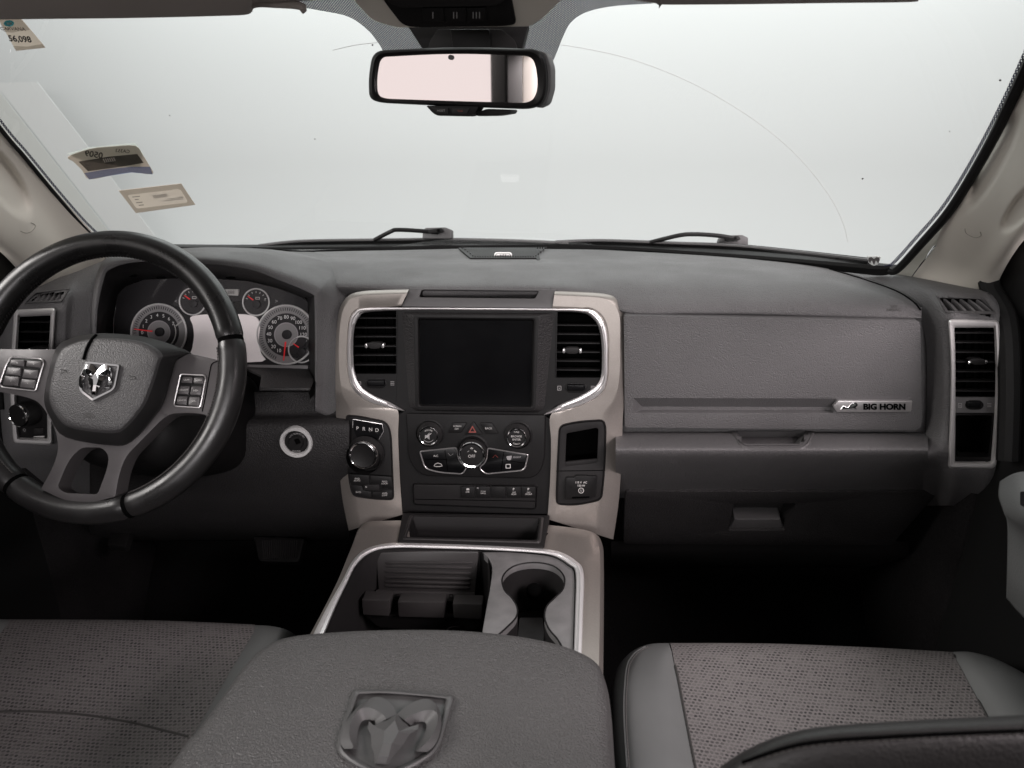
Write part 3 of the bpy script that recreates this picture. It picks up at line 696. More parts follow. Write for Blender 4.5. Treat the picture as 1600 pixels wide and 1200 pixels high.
# --- cluster hood
hood = [
 [(150, 530, 1.045), (144, 528, 1.045), (140, 526, 1.07), (140, 524, 1.12)],
 [(153, 480, 1.045), (147, 478, 1.045), (143, 476, 1.07), (143, 476, 1.14)],
 [(162, 438, 1.045), (155, 432, 1.045), (151, 430, 1.08), (152, 430, 1.16)],
 [(172, 421, 1.045), (166, 411, 1.05), (167, 402, 1.11), (178, 400, 1.2)],
 [(215, 409, 1.045), (212, 402, 1.055), (213, 395, 1.14), (225, 394, 1.3)],
 [(300, 410, 1.045), (300, 399, 1.06), (300, 388, 1.17), (310, 387, 1.38)],
 [(385, 420, 1.05), (386, 406, 1.065), (388, 389, 1.19), (392, 388, 1.41)],
 [(438, 439, 1.052), (443, 421, 1.07), (450, 396, 1.22), (452, 393, 1.42)],
 [(486, 459, 1.056), (497, 443, 1.072), (508, 416, 1.17), (512, 398, 1.36)],
 [(492, 472, 1.056), (506, 465, 1.068), (524, 452, 1.10), (540, 440, 1.15)],
 [(494, 540, 1.056), (507, 540, 1.066), (526, 535, 1.075), (545, 530, 1.085)],
 [(494, 605, 1.056), (506, 608, 1.066), (526, 610, 1.075), (545, 610, 1.085)],
 [(493, 642, 1.056), (506, 648, 1.066), (526, 654, 1.075), (545, 656, 1.085)]]
ho = loft('cluster_hood', [[PY(*c) for c in r] for r in hood], 'dash', D, nu=6, nv=4, solid=.004)
# inner shroud between hood lip and gauge face
CLP = plane3(PY(250, 500, 1.150), PY(480, 500, 1.150), PY(250, 575, 1.135))
LIP = [(150, 530), (153, 480), (162, 438), (172, 421), (215, 409), (300, 410), (385, 420), (438, 439), (486, 459), (492, 472), (494, 540), (494, 605), (484, 624)]
FCE = [(176, 560), (178, 495), (184, 462), (196, 448), (225, 437), (300, 434), (385, 439), (430, 449), (470, 464), (481, 472), (482, 540), (482, 572), (478, 577)]
rows = [[PY(*p, 1.048+(.008 if i > 7 else 0)) for i, p in enumerate(LIP)], [PY(a[0]*.6+b[0]*.4, a[1]*.55+b[1]*.45, 1.09) for a, b in zip(LIP, FCE)], [CLP.p(*p, .002) for p in FCE]]
loft('cluster_shroud', rows, 'black', D, nu=4, nv=3)
for x, y in ((208, 431), (252, 434), (360, 434), (377, 429)):
    plate('clip_hole', CLP, circ(x, y, 8, 2.2, 12), .05, .0505, 'void', D)
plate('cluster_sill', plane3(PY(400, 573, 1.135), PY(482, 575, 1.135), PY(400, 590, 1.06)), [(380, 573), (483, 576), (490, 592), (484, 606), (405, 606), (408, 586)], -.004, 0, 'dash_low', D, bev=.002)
# gauge face
cf = plate('gauge_face', CLP, FCE+[(176, 577)], -.006, 0, 'gauge_dark', D)
def gauge(x, y, r, squ, nums, a0, a1, na, m='gauge', ticks=0, sub=None, tipk=.93):
    g = plate('gauge', CLP, circ(x, y, r-1.5, (r-1.5)*squ, 40), .0, .002, m, D)
    pts = [CLP.p(px, py, .003) for px, py in circ(x, y, r, r*squ, 48)]
    tube('ring', pts, .0016 if r > 30 else .0013, 'gauge_ring', g, closed=True, seg=8)
    if r > 30:
        plate('inner_disc', CLP, circ(x, y, r*.73, r*.73*squ, 36), .001, .003, 'gauge_dark', g)
        plate('inner_disc', CLP, circ(x, y, r*.42, r*.42*squ, 36), .001, .0036, 'gauge_light', g)
        plate('inner_disc', CLP, circ(x, y, r*.38, r*.38*squ, 36), .001, .0042, 'gauge', g)
        plate('hub', CLP, circ(x, y, r*.16, r*.16*squ, 20), .004, .009, 'gauge_dark', g, bev=.001)
    else:
        plate('hub', CLP, circ(x, y+r*.18, r*.3, r*.3*squ, 20), .002, .007, 'gauge_dark', g, bev=.001)
    for i in range(ticks):
        a = rad(a0+(a1-a0)*i/(ticks-1)); ca, sa = math.cos(a), math.sin(a); k0, k1 = (.82, .92) if r > 30 else (.68, .82); wd = .5
        plate('tick', CLP, [(x+ca*r*k0-sa*wd, y+(sa*r*k0+ca*wd)*squ), (x+ca*r*k1-sa*wd, y+(sa*r*k1+ca*wd)*squ), (x+ca*r*k1+sa*wd, y+(sa*r*k1-ca*wd)*squ), (x+ca*r*k0+sa*wd, y+(sa*r*k0-ca*wd)*squ)], .002, .0026, 'print' if r < 30 else 'gauge_dark', g)
    for i, s in enumerate(nums):
        a = rad(a0+(a1-a0)*i/(len(nums)-1)); k = .60 if r > 30 else .7
        text(s, CLP, x+math.cos(a)*r*k, y+math.sin(a)*r*k*squ, r*.12 if r > 30 else r*.2, 'print_bright', g, h=.0046)
    a = rad(na); ca, sa = math.cos(a), math.sin(a); k0, k1 = (.25, .9) if r > 30 else (.28, .8); wd = 1.0 if r > 30 else .9
    plate('needle', CLP, [(x+ca*r*k0-sa*wd, y+sa*r*k0+ca*wd), (x+ca*r*k1-sa*wd*.5, y+sa*r*k1+ca*wd*.5), (x+ca*r*k1+sa*wd*.5, y+sa*r*k1-ca*wd*.5), (x+ca*r*k0+sa*wd, y+sa*r*k0-ca*wd)], .007, .009, 'needle', g)
    return g
tach = gauge(248, 519, 43, 1.02, list('01234567'), 178, 330, 187, ticks=29)
tag(tach, 'tachometer dial numbered 0 to 7 behind the wheel')
plate('redline', CLP, [(274, 508.5), (286, 499), (287, 500.5), (275, 510)], .003, .0044, 'print', tach)
for a in range(0, 48, 6): pass
band('redline_arc', CLP, circ(248, 519, 27.5, 28, 12, -28, 62), circ(248, 519, 25.8, 26.2, 12, -28, 62), [(0, .0044), (1, .0044)], 'print', tach, closed=False)
spd = gauge(447, 523, 45, 1.02, ['10', '20', '30', '40', '50', '60', '70', '80', '90', '100', '110', '120'], 115, 360, 96, ticks=49)
tag(spd, 'speedometer dial numbered 10 to 120')
for x, y, sy in ((301, 471, 'battery'), (400, 472, 'oil')):
    g = gauge(x, y, 20.5, 1.02, [], 200, 340, 215, 'gauge_dark', ticks=7)
    text('H', CLP, x+14, y-3, 3, 'print', g, h=.003)
    band('battery_symbol' if sy == 'battery' else 'oil_can_symbol', CLP, rect(x-1, y-8, x+6, y-4, .5, 2), rect(x, y-7, x+5, y-5, .4, 2), [(0, .003), (1, .003)], 'print', g)
fg = gauge(471, 546, 20, 1.02, [], 200, 300, 215, 'gauge_dark', ticks=4)
# central display and odometer strip
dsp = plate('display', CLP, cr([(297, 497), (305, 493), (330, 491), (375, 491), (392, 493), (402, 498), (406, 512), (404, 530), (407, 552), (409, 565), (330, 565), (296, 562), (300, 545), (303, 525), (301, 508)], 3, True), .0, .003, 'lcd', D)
plate('display_frame', CLP, rect(352, 471, 381, 490, 2), 0, .0035, 'black', D, bev=.001)
od = plate('odometer', CLP, rpoly([(351, 452), (373, 452), (372, 462), (351, 461)], 1, 2), 0, .004, 'print', D)
text('888', CLP, 361, 457, 5, 'ink', od, h=.0046)
for x, q in ((275, '<'), (432, '>')): text(q, CLP, x, 471, 6, 'gauge_light', D, h=.001)
plate('lower_trim_strip', CLP, [(180, 568), (481, 571), (481, 578), (180, 577)], 0, .004, 'gauge', D)
LNS = Plane(CLP.p(350, 515, .03), (.05, -.97, .2))
lens = plate('cluster_lens', LNS, FCE+[(176, 577)], -.0004, 0, 'lens', D)

# --- knee panel and ignition
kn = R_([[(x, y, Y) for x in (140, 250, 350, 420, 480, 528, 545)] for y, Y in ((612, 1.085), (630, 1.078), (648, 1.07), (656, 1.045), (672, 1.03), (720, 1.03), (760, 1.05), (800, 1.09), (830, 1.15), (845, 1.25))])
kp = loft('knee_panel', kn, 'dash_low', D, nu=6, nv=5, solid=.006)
KP = Surf(kp)
IG = plane3(KP.p(450, 680), KP.p(475, 680), KP.p(460, 705))
c = IG.p(463.5, 690); n = (IG.n+V((.1, 0, 0))).normalized()
ig = lathe('ignition_switch', c, n, [(.0255, -.004), (.0258, .003), (.0245, .006), (.0205, .006), (.0185, .003), (.0185, -.004)], 'ring_grey', D)
lathe('ignition_insert', c, n, [(.0188, .0005), (.0165, .003), (.012, .003), (.0105, .006), (0, .006)], 'black', ig)
plate('key_slot', Plane(c, n), rpoly([(459, 687), (466, 685), (470, 692), (463, 695)], 1, 2), .004, .0068, 'void', ig)
text('ACC RUN START', Plane(c, n), 464, 677.5, 2.6, 'print_dim', ig, h=.0034, arc=13)
text('ENGINE', Plane(c, n), 463, 705, 2.6, 'print_dim', ig, h=.0034)

# --- centre stack (part of the dashboard)
SP = Plane(PY(745, 565, 1.062), (0, -1, .12))
OL = [(639, 452), (600, 453), (566, 455), (546, 461), (534, 475), (528, 495), (525, 530), (524, 560), (524, 590), (524, 615), (525, 632), (525, 645), (527, 680), (530, 730), (535, 780), (545, 829)]
IL = [(627, 478), (600, 480), (568, 482), (554, 488), (547, 500), (544, 525), (543, 555), (545, 585), (554, 608), (575, 625), (605, 635), (622, 642), (622, 680), (624, 730), (627, 780), (629, 804)]
OR = [(867, 454), (910, 456), (945, 459), (962, 465), (972, 476), (976, 492), (976, 530), (976, 565), (975, 600), (975, 625), (974, 640), (973, 655), (972, 690), (970, 740), (966, 790), (958, 843)]
IR = [(863, 482), (895, 483), (920, 484), (936, 494), (945, 510), (949, 535), (949, 560), (948, 590), (940, 612), (915, 629), (880, 640), (860, 650), (861, 690), (860, 740), (857, 790), (855, 811)]
PROF = [(0, -.05), (0, -.006), (.05, -.002), (.2, .005), (.26, .0064), (.9, .0064), (1, .005), (1, -.012)]
bzl = band('silver_bezel', SP, cr(OL, 4), cr(IL, 4), PROF, 'silver', D, closed=False, angle=28)
PROF2 = PROF[:5]+[(.26+.64*i/16, .0064) for i in range(1, 16)]+PROF[5:]
bzr = band('silver_bezel', SP, cr(OR, 10), cr(IR, 10), PROF2, 'silver', D, closed=False, angle=28, holes=[[(878, 668), (938, 662), (938, 730), (876, 734)]])
CO = [(632, 642.5), (605, 637), (575, 628), (553, 611), (544, 587), (542, 555), (543, 525), (546, 500), (553, 488), (568, 481), (640, 480.5), (750, 481), (860, 482), (920, 483), (937, 493), (946, 510), (950, 535), (950, 560), (949, 591), (941, 614), (915, 631), (880, 642), (850, 648.5)]
CI = [(632, 641), (610, 628), (585, 617), (564, 602), (555, 580), (553, 555), (553, 528), (556, 507), (562, 496), (575, 488), (640, 485.5), (750, 486), (860, 487), (908, 489), (925, 497), (935, 512), (939, 535), (940, 560), (938, 588), (929, 603), (905, 618), (878, 630), (850, 647)]
band('inner_trim', SP, cr(CO, 5), cr(CI, 5), [(0, .004), (.12, .009), (.35, .0092), (.45, .0075), (.6, .008), (.9, .006), (1, -.01)], 'satin', D, closed=False, angle=50)
# grey top tray with raised lettering between the silver pieces
TP = plane3(SP.p(640, 479, .004), SP.p(860, 482, .004), PY(640, 452, 1.078))
TR = rpoly([(659, 453), (842, 455), (836, 466), (655, 464)], 3, 4)
tt = plate('top_tray', TP, [(640, 450), (868, 452), (864, 482), (627, 479)], -.02, .001, 'dash_smooth', D, bev=.002, hole=TR)
recess('tray_pocket', TP, TR, .0005, .02, 'black', tt, .96)
text('RAM', plane3(TP.p(650, 465, -.018), TP.p(840, 466, -.018), TP.p(650, 454, -.02)), 747, 461, 8.5, 'black_soft', tt, sx=3.2, h=.004, bold=.02)
# dark fascia
SCR = rpoly([(656, 500), (832, 501.5), (829, 634), (657, 632)], 3, 4)
FAS = [(619, 484), (871, 486), (869, 600), (868, 634), (850, 649), (861, 656), (861, 690), (857, 803), (629, 800), (622, 690), (622, 648), (632, 643), (618, 632), (619, 560)]
fas = plate('stack_fascia', SP, FAS, -.03, .0005, 'black', D, hole=SCR)
so = rpoly([(628, 488), (866, 489), (850, 645), (640, 642)], [6, 6, 16, 16], 6); si = rpoly([(656, 500), (832, 501.5), (829, 634), (657, 632)], 3, 6)
s1 = rpoly([(646, 492), (842, 493.5), (837, 642), (649, 640)], [6, 6, 10, 10], 6)
band('screen_surround', SP, so, s1, [(0, .0005), (.5, .006), (1, .011)], 'dash_low', D, angle=30)
band('screen_surround', SP, s1, si, [(0, .011), (.45, .0115), (.7, .0105), (1, .0035)], 'black', D, angle=30)
sc = plate('touch_screen', SP, si, -.004, .004, 'screen', D)
tag(sc, 'black switched-off touch screen')
# air outlets beside the screen
def stack_vent(cav, pan, ys, kx, ky, tx, ty, lab, sl):
    xs = [p[0] for p in cav]; x0, x1 = min(xs), max(xs)
    a = recess('air_outlet', SP, cav, .002, .05, 'void', D); tag(a, lab)
    for y in ys:
        plate('blade', SP, [(x0, y-2), (x1, y-2+sl), (x1, y+.5+sl), (x0, y+.5)], -.018, -.001, 'black', a, bev=.0006)
    for i in range(5):
        x = x0+(x1-x0)*(i+.5)/5
        plate('vane', SP, [(x-.6, ys[0]-6), (x+.6, ys[0]-6), (x+.6, ys[-1]+6), (x-.6, ys[-1]+6)], -.034, -.026, 'void', a)
    plate('slider', SP, rpoly([(kx-13, ky-3), (kx-8, ky-6), (kx+8, ky-6), (kx+13, ky-3), (kx+8, ky+4), (kx-8, ky+4)], 4, 4), -.006, .007, 'black_soft', a, bev=.002)
    for q in (-13, 13): plate('slider_tip', SP, rect(kx+q-2, ky-4, kx+q+2, ky+3, 2), -.004, .0055, 'satin', a, bev=.001)
    plate('dial_panel', SP, pan, -.01, .001, 'black', D)
    thumb(SP, tx, ty, D, w=16, hh=7, h=.002)
stack_vent(rpoly([(553, 489), (621, 488), (619, 584), (552, 584)], [12, 1, 1, 1], 5), [(552, 584), (620, 584), (619, 633), (600, 629), (570, 614), (555, 600)], (498, 513, 527, 542, 556, 571), 585, 541, 587, 599, 'louvred outlet to the left of the touch screen', 0)
stack_vent(rpoly([(869, 491), (938, 492), (938, 590), (868, 590)], [1, 14, 1, 1], 5), [(868, 590), (939, 590), (934, 602), (915, 616), (880, 630), (868, 634)], (509, 523, 537, 551, 565, 579), 894, 549, 900, 606, 'louvred outlet to the right of the touch screen', .5)
# lower control panel
LP_ = rpoly([(634, 646), (853, 648), (851, 722), (838, 748), (655, 744), (637, 716)], [3, 3, 14, 18, 18, 14], 6)
cp = plate('control_panel', SP, LP_, -.002, .005, 'black', D, bev=.003, seg=3)
def knob(name, x, y, r, capx, capy, capr, tall, ring='chrome', label=None):
    c = SP.p(x, y, .004); n = SP.n
    a = lathe(name, c, n, [(r*.001*1.12, 0), (r*.001*1.12, .002), (r*.001, .003), (r*.00098, tall*.55)], 'black', D)
    if label: tag(a, label)
    c2 = SP.p(capx, capy, .004+tall); R2 = capr*.001
    lathe('knob_side', c2, n, [(r*.001*.98, -tall*.45), (R2*1.1, -.003), (R2*1.04, -.001)], 'black_soft', a)
    lathe('chrome_ring', c2, n, [(R2*1.06, -.002), (R2*1.06, 0), (R2*1.0, .0015), (R2*.9, .001), (R2*.88, -.001)], ring, a)
    lathe('knob_face', c2, n, [(R2*.9, -.001), (R2*.87, .0005), (0, .001)], 'black', a)
    return a, Plane(c2+n*.0012, n)
a, kp_ = knob('volume_knob', 672, 676, 20, 669.5, 681, 14.5, .02)
text('VOLUME', kp_, 669.5, 672, 2.3, 'print', a, h=.0004, arc=9)
plate('mute_symbol', kp_, [(664, 680), (667, 680), (671, 676), (671, 687), (667, 684), (664, 684)], 0, .0005, 'print_dim', a)
tube('mute_slash', [kp_.p(664, 685, .0006), kp_.p(674, 677, .0006)], .0005, 'print', a, seg=4)
band('volume_arc', kp_, circ(669.5, 681, 10, None, 10, 40, 140), circ(669.5, 681, 9.3, None, 10, 40, 140), [(0, .0005), (1, .0005)], 'print_dim', a, closed=False)
a, kp_ = knob('tune_knob', 809.5, 679, 20, 807, 684, 14.5, .02)
text('TUNE', kp_, 807, 675, 2.3, 'print', a, h=.0004, arc=9)
text('BROWSE', kp_, 807, 682, 3, 'print', a, h=.0004); text('ENTER', kp_, 807, 687, 3, 'print', a, h=.0004)
text('SCROLL', kp_, 807, 694, 2.2, 'print', a, h=.0004, arc=-9)
a, kp_ = knob('fan_knob', 739, 703, 23, 737, 711, 19.5, .022)
text('OFF', kp_, 737, 713, 4.5, 'print', a, h=.0004)
text('*', kp_, 737, 703.5, 7, 'print', a, h=.0004, bold=.03)
plate('fan_mark', kp_, [(730, 706), (733, 704), (733, 704.8), (731, 706.5)], 0, .0004, 'print_dim', a); plate('fan_mark', kp_, [(741, 703), (745, 706), (743, 707), (740.5, 704.5)], 0, .0004, 'print', a)
def btn(poly, name='button', m='black', par=None, h=.008, bev=.0012, s=SP, h0=.004):
    return plate(name, s, poly, h0, h, m, par or D, bev=bev)
b = btn(rpoly(zz(500, 420, 3, [(622, 722), (690, 722), (662, 770), (598, 770)]), 3, 3)); text('SCREEN', SP, 714.5, 666, 2.5, 'print', b, h=.0084); text('OFF', SP, 713.5, 670.5, 2.5, 'print', b, h=.0084)
b = btn(rpoly(zz(500, 420, 3, [(719, 714), (764, 778), (676, 778)]), 3, 3)); tag(b, 'triangular hazard light button')
t3 = lambda k: [(738.3+(x-738.3)*k, 672+(y-672)*k) for x, y in ((738.3, 665), (744.5, 676), (732, 676))]
band('hazard_triangle', SP, t3(1), t3(.55), [(0, .0084), (1, .0084)], 'red_dim', b)
b = btn(rpoly(zz(500, 420, 3, [(748, 722), (806, 722), (838, 775), (774, 775)]), 3, 3)); text('BACK', SP, 763.5, 669.5, 3, 'print', b, h=.0084)
# climate loops
LL = rpoly(zz(500, 420, 3, [(468, 856), (640, 838), (652, 905), (690, 928), (668, 962), (555, 954), (492, 936)]), [3, 4, 10, 6, 5, 12, 8], 5)
RL = rpoly(zz(500, 420, 3, [(786, 840), (976, 872), (958, 944), (775, 962), (744, 932), (780, 905)]), [4, 3, 7, 6, 6, 10], 5)
for poly, ins in ((LL, 'l'), (RL, 'r')):
    q = plate('climate_buttons', SP, poly, .003, .0075, 'piano', D, bev=.001)
    tube('chrome_outline', [SP.p(x, y, .008) for x, y in poly], .0011, 'satin', q, closed=True, seg=8)
    if ins == 'l':
        text('A/C', SP, 681, 712.5, 3.3, 'print', q, h=.008); tube('button_seam', [SP.p(662, 717.5, .008), SP.p(698, 717.5, .008)], .0005, 'void', q, seg=4)
        tube('button_seam', [SP.p(695, 703, .008), SP.p(700, 738, .008)], .0005, 'void', q, seg=4)
        tube('down_arrow', [SP.p(x, y, .0082) for x, y in ((700, 708), (704, 712), (708, 709))], .0004, 'print_dim', q, seg=4)
        tube('recirculation_symbol', [SP.p(x, y, .0082) for x, y in ((678, 728), (680, 725), (684, 723.5), (689, 725), (691, 728), (687, 729), (681, 729))], .0006, 'print', q, seg=4, closed=True)
    else:
        text('FRONT', SP, 808, 714.5, 2.6, 'print_dim', q, h=.008)
        plate('defrost_symbol', SP, rpoly([(791, 713), (800, 712), (798, 719), (793, 719)], 1.5, 3), .0075, .0082, 'print_dim', q)
        band('defrost_symbol', SP, rect(790, 725, 798, 732, 1.5, 3), rect(791.2, 726.2, 796.8, 730.8, 1, 3), [(0, .0082), (1, .0082)], 'print', q)
        tube('up_arrow', [SP.p(x, y, .0082) for x, y in ((770, 715), (774, 711), (778, 715))], .0004, 'red_dim', q, seg=4)
        tube('button_seam', [SP.p(790, 719, .008), SP.p(822, 724, .008)], .0005, 'void', q, seg=4); tube('button_seam', [SP.p(787, 706, .008), SP.p(783, 738, .008)], .0005, 'void', q, seg=4)
# switch bank
SB = rpoly([(644, 755), (840, 758), (838, 796), (646, 789)], 6, 5)
sb = plate('switch_bank', SP, SB, 0, .004, 'black_soft', D, bev=.002)
band('switch_bank_rim', SP, SB, inset(SB, 2.2), [(0, .002), (.5, .0062), (1, .004)], 'black', D)
for x, tx in ((731, 'OFF'), (755, 'TOW\nHAUL'), (779, ''), (803, 'OFF\nREAR'), (826, 'OFF\nFRONT')):
    b = plate('switch', SP, [(x-11, 760), (x+11, 760.4), (x+11, 778), (x-11, 777.5)], .003, .0066, 'black', D, bev=.0006)
    if tx == 'OFF':
        text('OFF', SP, x-.5, 769, 2.4, 'print', b, h=.007); plate('traction_symbol', SP, rpoly([(x-2, 763), (x+2, 763), (x+2.5, 766), (x-2.5, 766)], .6, 2), .006, .007, 'print', b)
    elif tx: text(tx, SP, x, 769.5 if 'TOW' in tx else 771, 2.3, 'print', b, h=.007)
    if 'R' in tx: text('P', SP, x-.5, 764.5, 3.6, 'print', b, h=.007, bold=.03)
    if tx.startswith('T'): plate('indicator', SP, rect(x-10, 762, x-7, 763.2, .3, 1), .006, .007, 'print_dim', b)
tube('bank_seam', [SP.p(648, 780, .0042), SP.p(836, 783, .0042)], .0006, 'void', D, seg=4)
# shifter panel on the left silver column
SHP = Plane(SP.p(575, 715, .0064), SP.n)
so = rpoly([(540, 648), (560, 649), (604, 658), (612, 675), (616, 782), (585, 781), (550, 776), (543, 745)], [6, 20, 10, 20, 8, 20, 10, 30], 5)
sh = plate('shifter_panel', SHP, so, -.004, .001, 'black', D, bev=.001)
tag(sh, 'rotary gear selector panel left of the control panel')
band('panel_rim', SHP, so, inset(so, 3), [(0, 0), (.4, .0028), (1, .0008)], 'black_soft', sh)
GD = rpoly(zz(500, 420, 3, [(157, 706), (290, 728), (297, 765), (275, 800), (175, 795), (158, 755)]), 2, 3)
gd = plate('gear_display', SHP, GD, 0, .002, 'piano', sh)
tube('display_outline', [SHP.p(*p, .002) for p in zz(500, 420, 3, [(153, 745), (155, 705), (292, 728), (298, 762), (276, 800)])], .0005, 'satin', sh, seg=6)
for q, x, y in (('P', 558.5, 669.5), ('R', 568.5, 670.3), ('N', 579, 671.3), ('D', 589, 672.3)): text(q, SHP, x, y, 5.6, 'print', sh, h=.0026)
c = SHP.p(573, 709, .001); n = SHP.n
dial = lathe('gear_dial', c, n, [(.029, 0), (.029, .003), (.0272, .004), (.027, .02)], 'black', D); tag(dial, 'round rotary gear selector with a chrome ring')
c2 = SHP.p(567, 712, .027)
lathe('dial_side', c2, n, [(.0272, -.014), (.0225, -.004), (.0215, -.001)], 'black_soft', dial)
lathe('chrome_ring', c2, n, [(.0226, -.004), (.0222, -.0005), (.0205, .0015), (.019, .0005), (.0188, -.001)], 'chrome', dial)
lathe('dial_face', c2, n, [(.0192, -.001), (.018, -.0015), (0, -.002)], 'black', dial)
tube('panel_seam', [SHP.p(543, 739, .0012), SHP.p(614, 744, .0012)], .0006, 'void', sh, seg=4)
for poly, tx, x, y in ((rpoly([(546, 741), (577, 743), (577, 757), (547, 755)], 2, 2), '4WD\nAUTO', 558, 749.5), (rpoly([(578, 743), (612, 745), (613, 764), (597, 763), (597, 757), (578, 756)], 2, 2), '4WD\nLOCK', 601, 754),
                       (rpoly([(547, 758), (566, 759), (567, 767), (580, 768), (580, 778), (553, 774)], 3, 2), '2WD', 560, 769), (rpoly([(582, 768), (597, 769), (598, 766), (613, 766), (613, 779), (582, 779)], 2, 2), '4WD\nLOW', 601, 772.5)):
    b = plate('drive_button', SHP, poly, 0, .0028, 'black', sh, bev=.0008); text(tx, SHP, x, y, 2.5, 'print', b, h=.0032)
b = plate('neutral_button', SHP, rect(568, 757.5, 592, 766.5, 2), 0, .003, 'black_soft', sh, bev=.0008); text('N', SHP, 572, 761, 2.6, 'print', b, h=.0034)
# pocket and mains socket on the right silver column
RPP = Plane(SP.p(905, 715, .0064), SP.n)
so = rpoly([(873, 664), (905, 657), (944, 655), (948, 668), (946, 735), (941, 782), (900, 791), (869, 789), (868, 775), (870, 720)], [10, 30, 8, 10, 30, 10, 40, 8, 10, 30], 4)
PKT = rpoly([(885, 677), (935, 668), (933, 723), (883, 729)], [4, 5, 3, 3], 4)
pp = plate('pocket_panel', RPP, so, -.004, .001, 'black_soft', D, bev=.001, hole=PKT)
band('panel_rim', RPP, so, inset(so, 3.5), [(0, 0), (.45, .003), (1, .0008)], 'black', pp)
# open pocket: cut depth behind the silver column
pk = recess('phone_pocket', RPP, PKT, .0008, .05, 'void', pp, .98)
plate('pocket_sill', RPP, [(883, 722), (933, 717), (933, 724), (883, 729)], -.004, .0004, 'black_soft', pp, bev=.001)
tube('panel_seam', [RPP.p(869, 736, .0012), RPP.p(946, 735, .0012)], .0006, 'void', pp, seg=4)
sl = plate('socket_cover', RPP, rpoly([(884, 746), (897, 746), (899, 743), (918, 743), (920, 744), (933, 744), (931, 777), (920, 780), (884, 780), (882, 765)], [3, 1, 1, 1, 1, 3, 3, 2, 3, 9], 3), 0, .006, 'black', pp, bev=.0015)
text('115 V  AC', RPP, 908, 754, 3, 'print', sl, h=.0065, bold=.02); text('150 W', RPP, 908, 759, 3, 'print', sl, h=.0065, bold=.02)
band('socket_symbol', RPP, circ(908, 766.5, 4.5, None, 14), circ(908, 766.5, 3.5, None, 14), [(0, .0065), (1, .0065)], 'print', sl); text('U', RPP, 908, 766.5, 3.6, 'print', sl, h=.0065)
plate('cover_tab', RPP, [(894, 776.5), (921, 775.5), (921, 778), (894, 779)], .005, .0064, 'void', sl)

# ================================================================ STEERING WHEEL AND COLUMN
WC = V((-.4563, .8647, .7467)); TW = rad(26.95)
WN = V((0, -math.cos(TW), math.sin(TW))); WU = V((1, 0, 0)); WV = WN.cross(WU)
if WV.z < 0: WV = -WV
WP = Plane(WC, WN)
SW = thing('steering_wheel', 'black leather steering wheel with grey spokes and chrome ram head emblem', 'steering wheel', WC)
def wang(x, y): d = WP.p(x, y)-WC; return math.degrees(math.atan2(d.dot(WV), d.dot(WU)))
def wpt(a, r, h=0): return WC+(WU*math.cos(rad(a))+WV*math.sin(rad(a)))*r+WN*h
RM, RTU = .1765, .0165
def rim_arc(name, a0, a1, m, rr=RTU, seg=20):
    n = max(8, int((a1-a0)/2)); bm = bmesh.new(); rings = []
    for i in range(n+1):
        a = a0+(a1-a0)*i/n; e = min(i, n-i); k = rr*(1 if e > 0 else .9)
        ring = []
        for q in range(seg):
            t = 2*math.pi*q/seg
            ring.append(bm.verts.new(wpt(a, RM+k*math.cos(t)*1.03, k*math.sin(t)*1.12)))
        rings.append(ring)
    for a, b in zip(rings, rings[1:]):
        for q in range(seg): bm.faces.new((a[q-1], a[q], b[q], b[q-1]))
    bm.faces.new(rings[0]); bm.faces.new(rings[-1][::-1]); bmesh.ops.recalc_face_normals(bm, faces=bm.faces)
    return from_bm(name, bm, m, SW, angle=60)
aR, aB1, aB2 = wang(364, 531), wang(203, 785), wang(27, 757); aL = 180-aR
aB1 %= 360; aB2 %= 360
rim_arc('rim_core', 0, 360, 'void', RTU*.93)
g_ = .35
rim_arc('rim_top', aR+g_, aL-g_, 'rim_top'); rim_arc('rim_grip', aL+g_, aB2-g_, 'rim'); rim_arc('rim_bottom', aB2+g_, aB1-g_, 'rim'); rim_arc('rim_grip', aB1+g_-360, aR-g_, 'rim')
bm = bmesh.new()
for a0, a1, ra, hh in ((aR-35, aR-3, .1625, .0125), (aB1-360+3, aR-36, .1625, .0125), (aL+3, aB2-3, .1625, .0125)):
    a = a0
    while a < a1:
        tube('', [wpt(a, ra, hh), wpt(a+.45, ra+.0004, hh+.0012), wpt(a+.9, ra, hh)], .0009, None, seg=5, bm=bm); a += 1.35
o = from_bm('stitching', bm, 'stitch_dark', SW); tag(o, kind='stuff')
bm = bmesh.new(); a = aR+4
while a < aL-4:
    tube('', [wpt(a, .160, .002), wpt(a+.7, .1592, .0), wpt(a+1.2, .160, -.004)], .0012, None, seg=5, bm=bm); a += 1.5
o = from_bm('stitching', bm, 'rim', SW); tag(o, kind='stuff')
# spokes
OLsp = rpoly([(-70, 548), (-20, 545), (30, 546), (92, 546), (84, 570), (74, 600), (74, 640), (85, 668), (70, 640), (60, 628), (45, 621), (0, 612), (-60, 604)], [5, 20, 20, 2, 5, 5, 2, 1, 10, 10, 20, 20, 5], 4)
sl_ = plate('spoke', WP, OLsp, -.012, .012, 'spoke', SW, bev=.005, seg=3)
ORsp = rpoly([(262, 570), (294, 552), (344, 563), (352, 585), (345, 630), (332, 660), (322, 648), (296, 645), (264, 647), (246, 662), (236, 660), (250, 620)], [3, 4, 10, 10, 10, 3, 8, 20, 10, 6, 3, 5], 4)
sr_ = plate('spoke', WP, ORsp, -.012, .012, 'spoke', SW, bev=.005, seg=3)
tube('spoke_seam', [WP.p(x, y, .0122) for x, y in cr([(345, 563), (332, 568), (328, 580), (322, 615), (316, 643)], 4)], .0007, 'void', SW, seg=5)
SLOT = rpoly(zz(0, 560, 4, [(510, 556), (640, 556), (682, 610), (670, 690), (610, 852), (405, 842), (358, 805), (430, 630)]), [8, 8, 8, 10, 7, 7, 6, 20], 5)
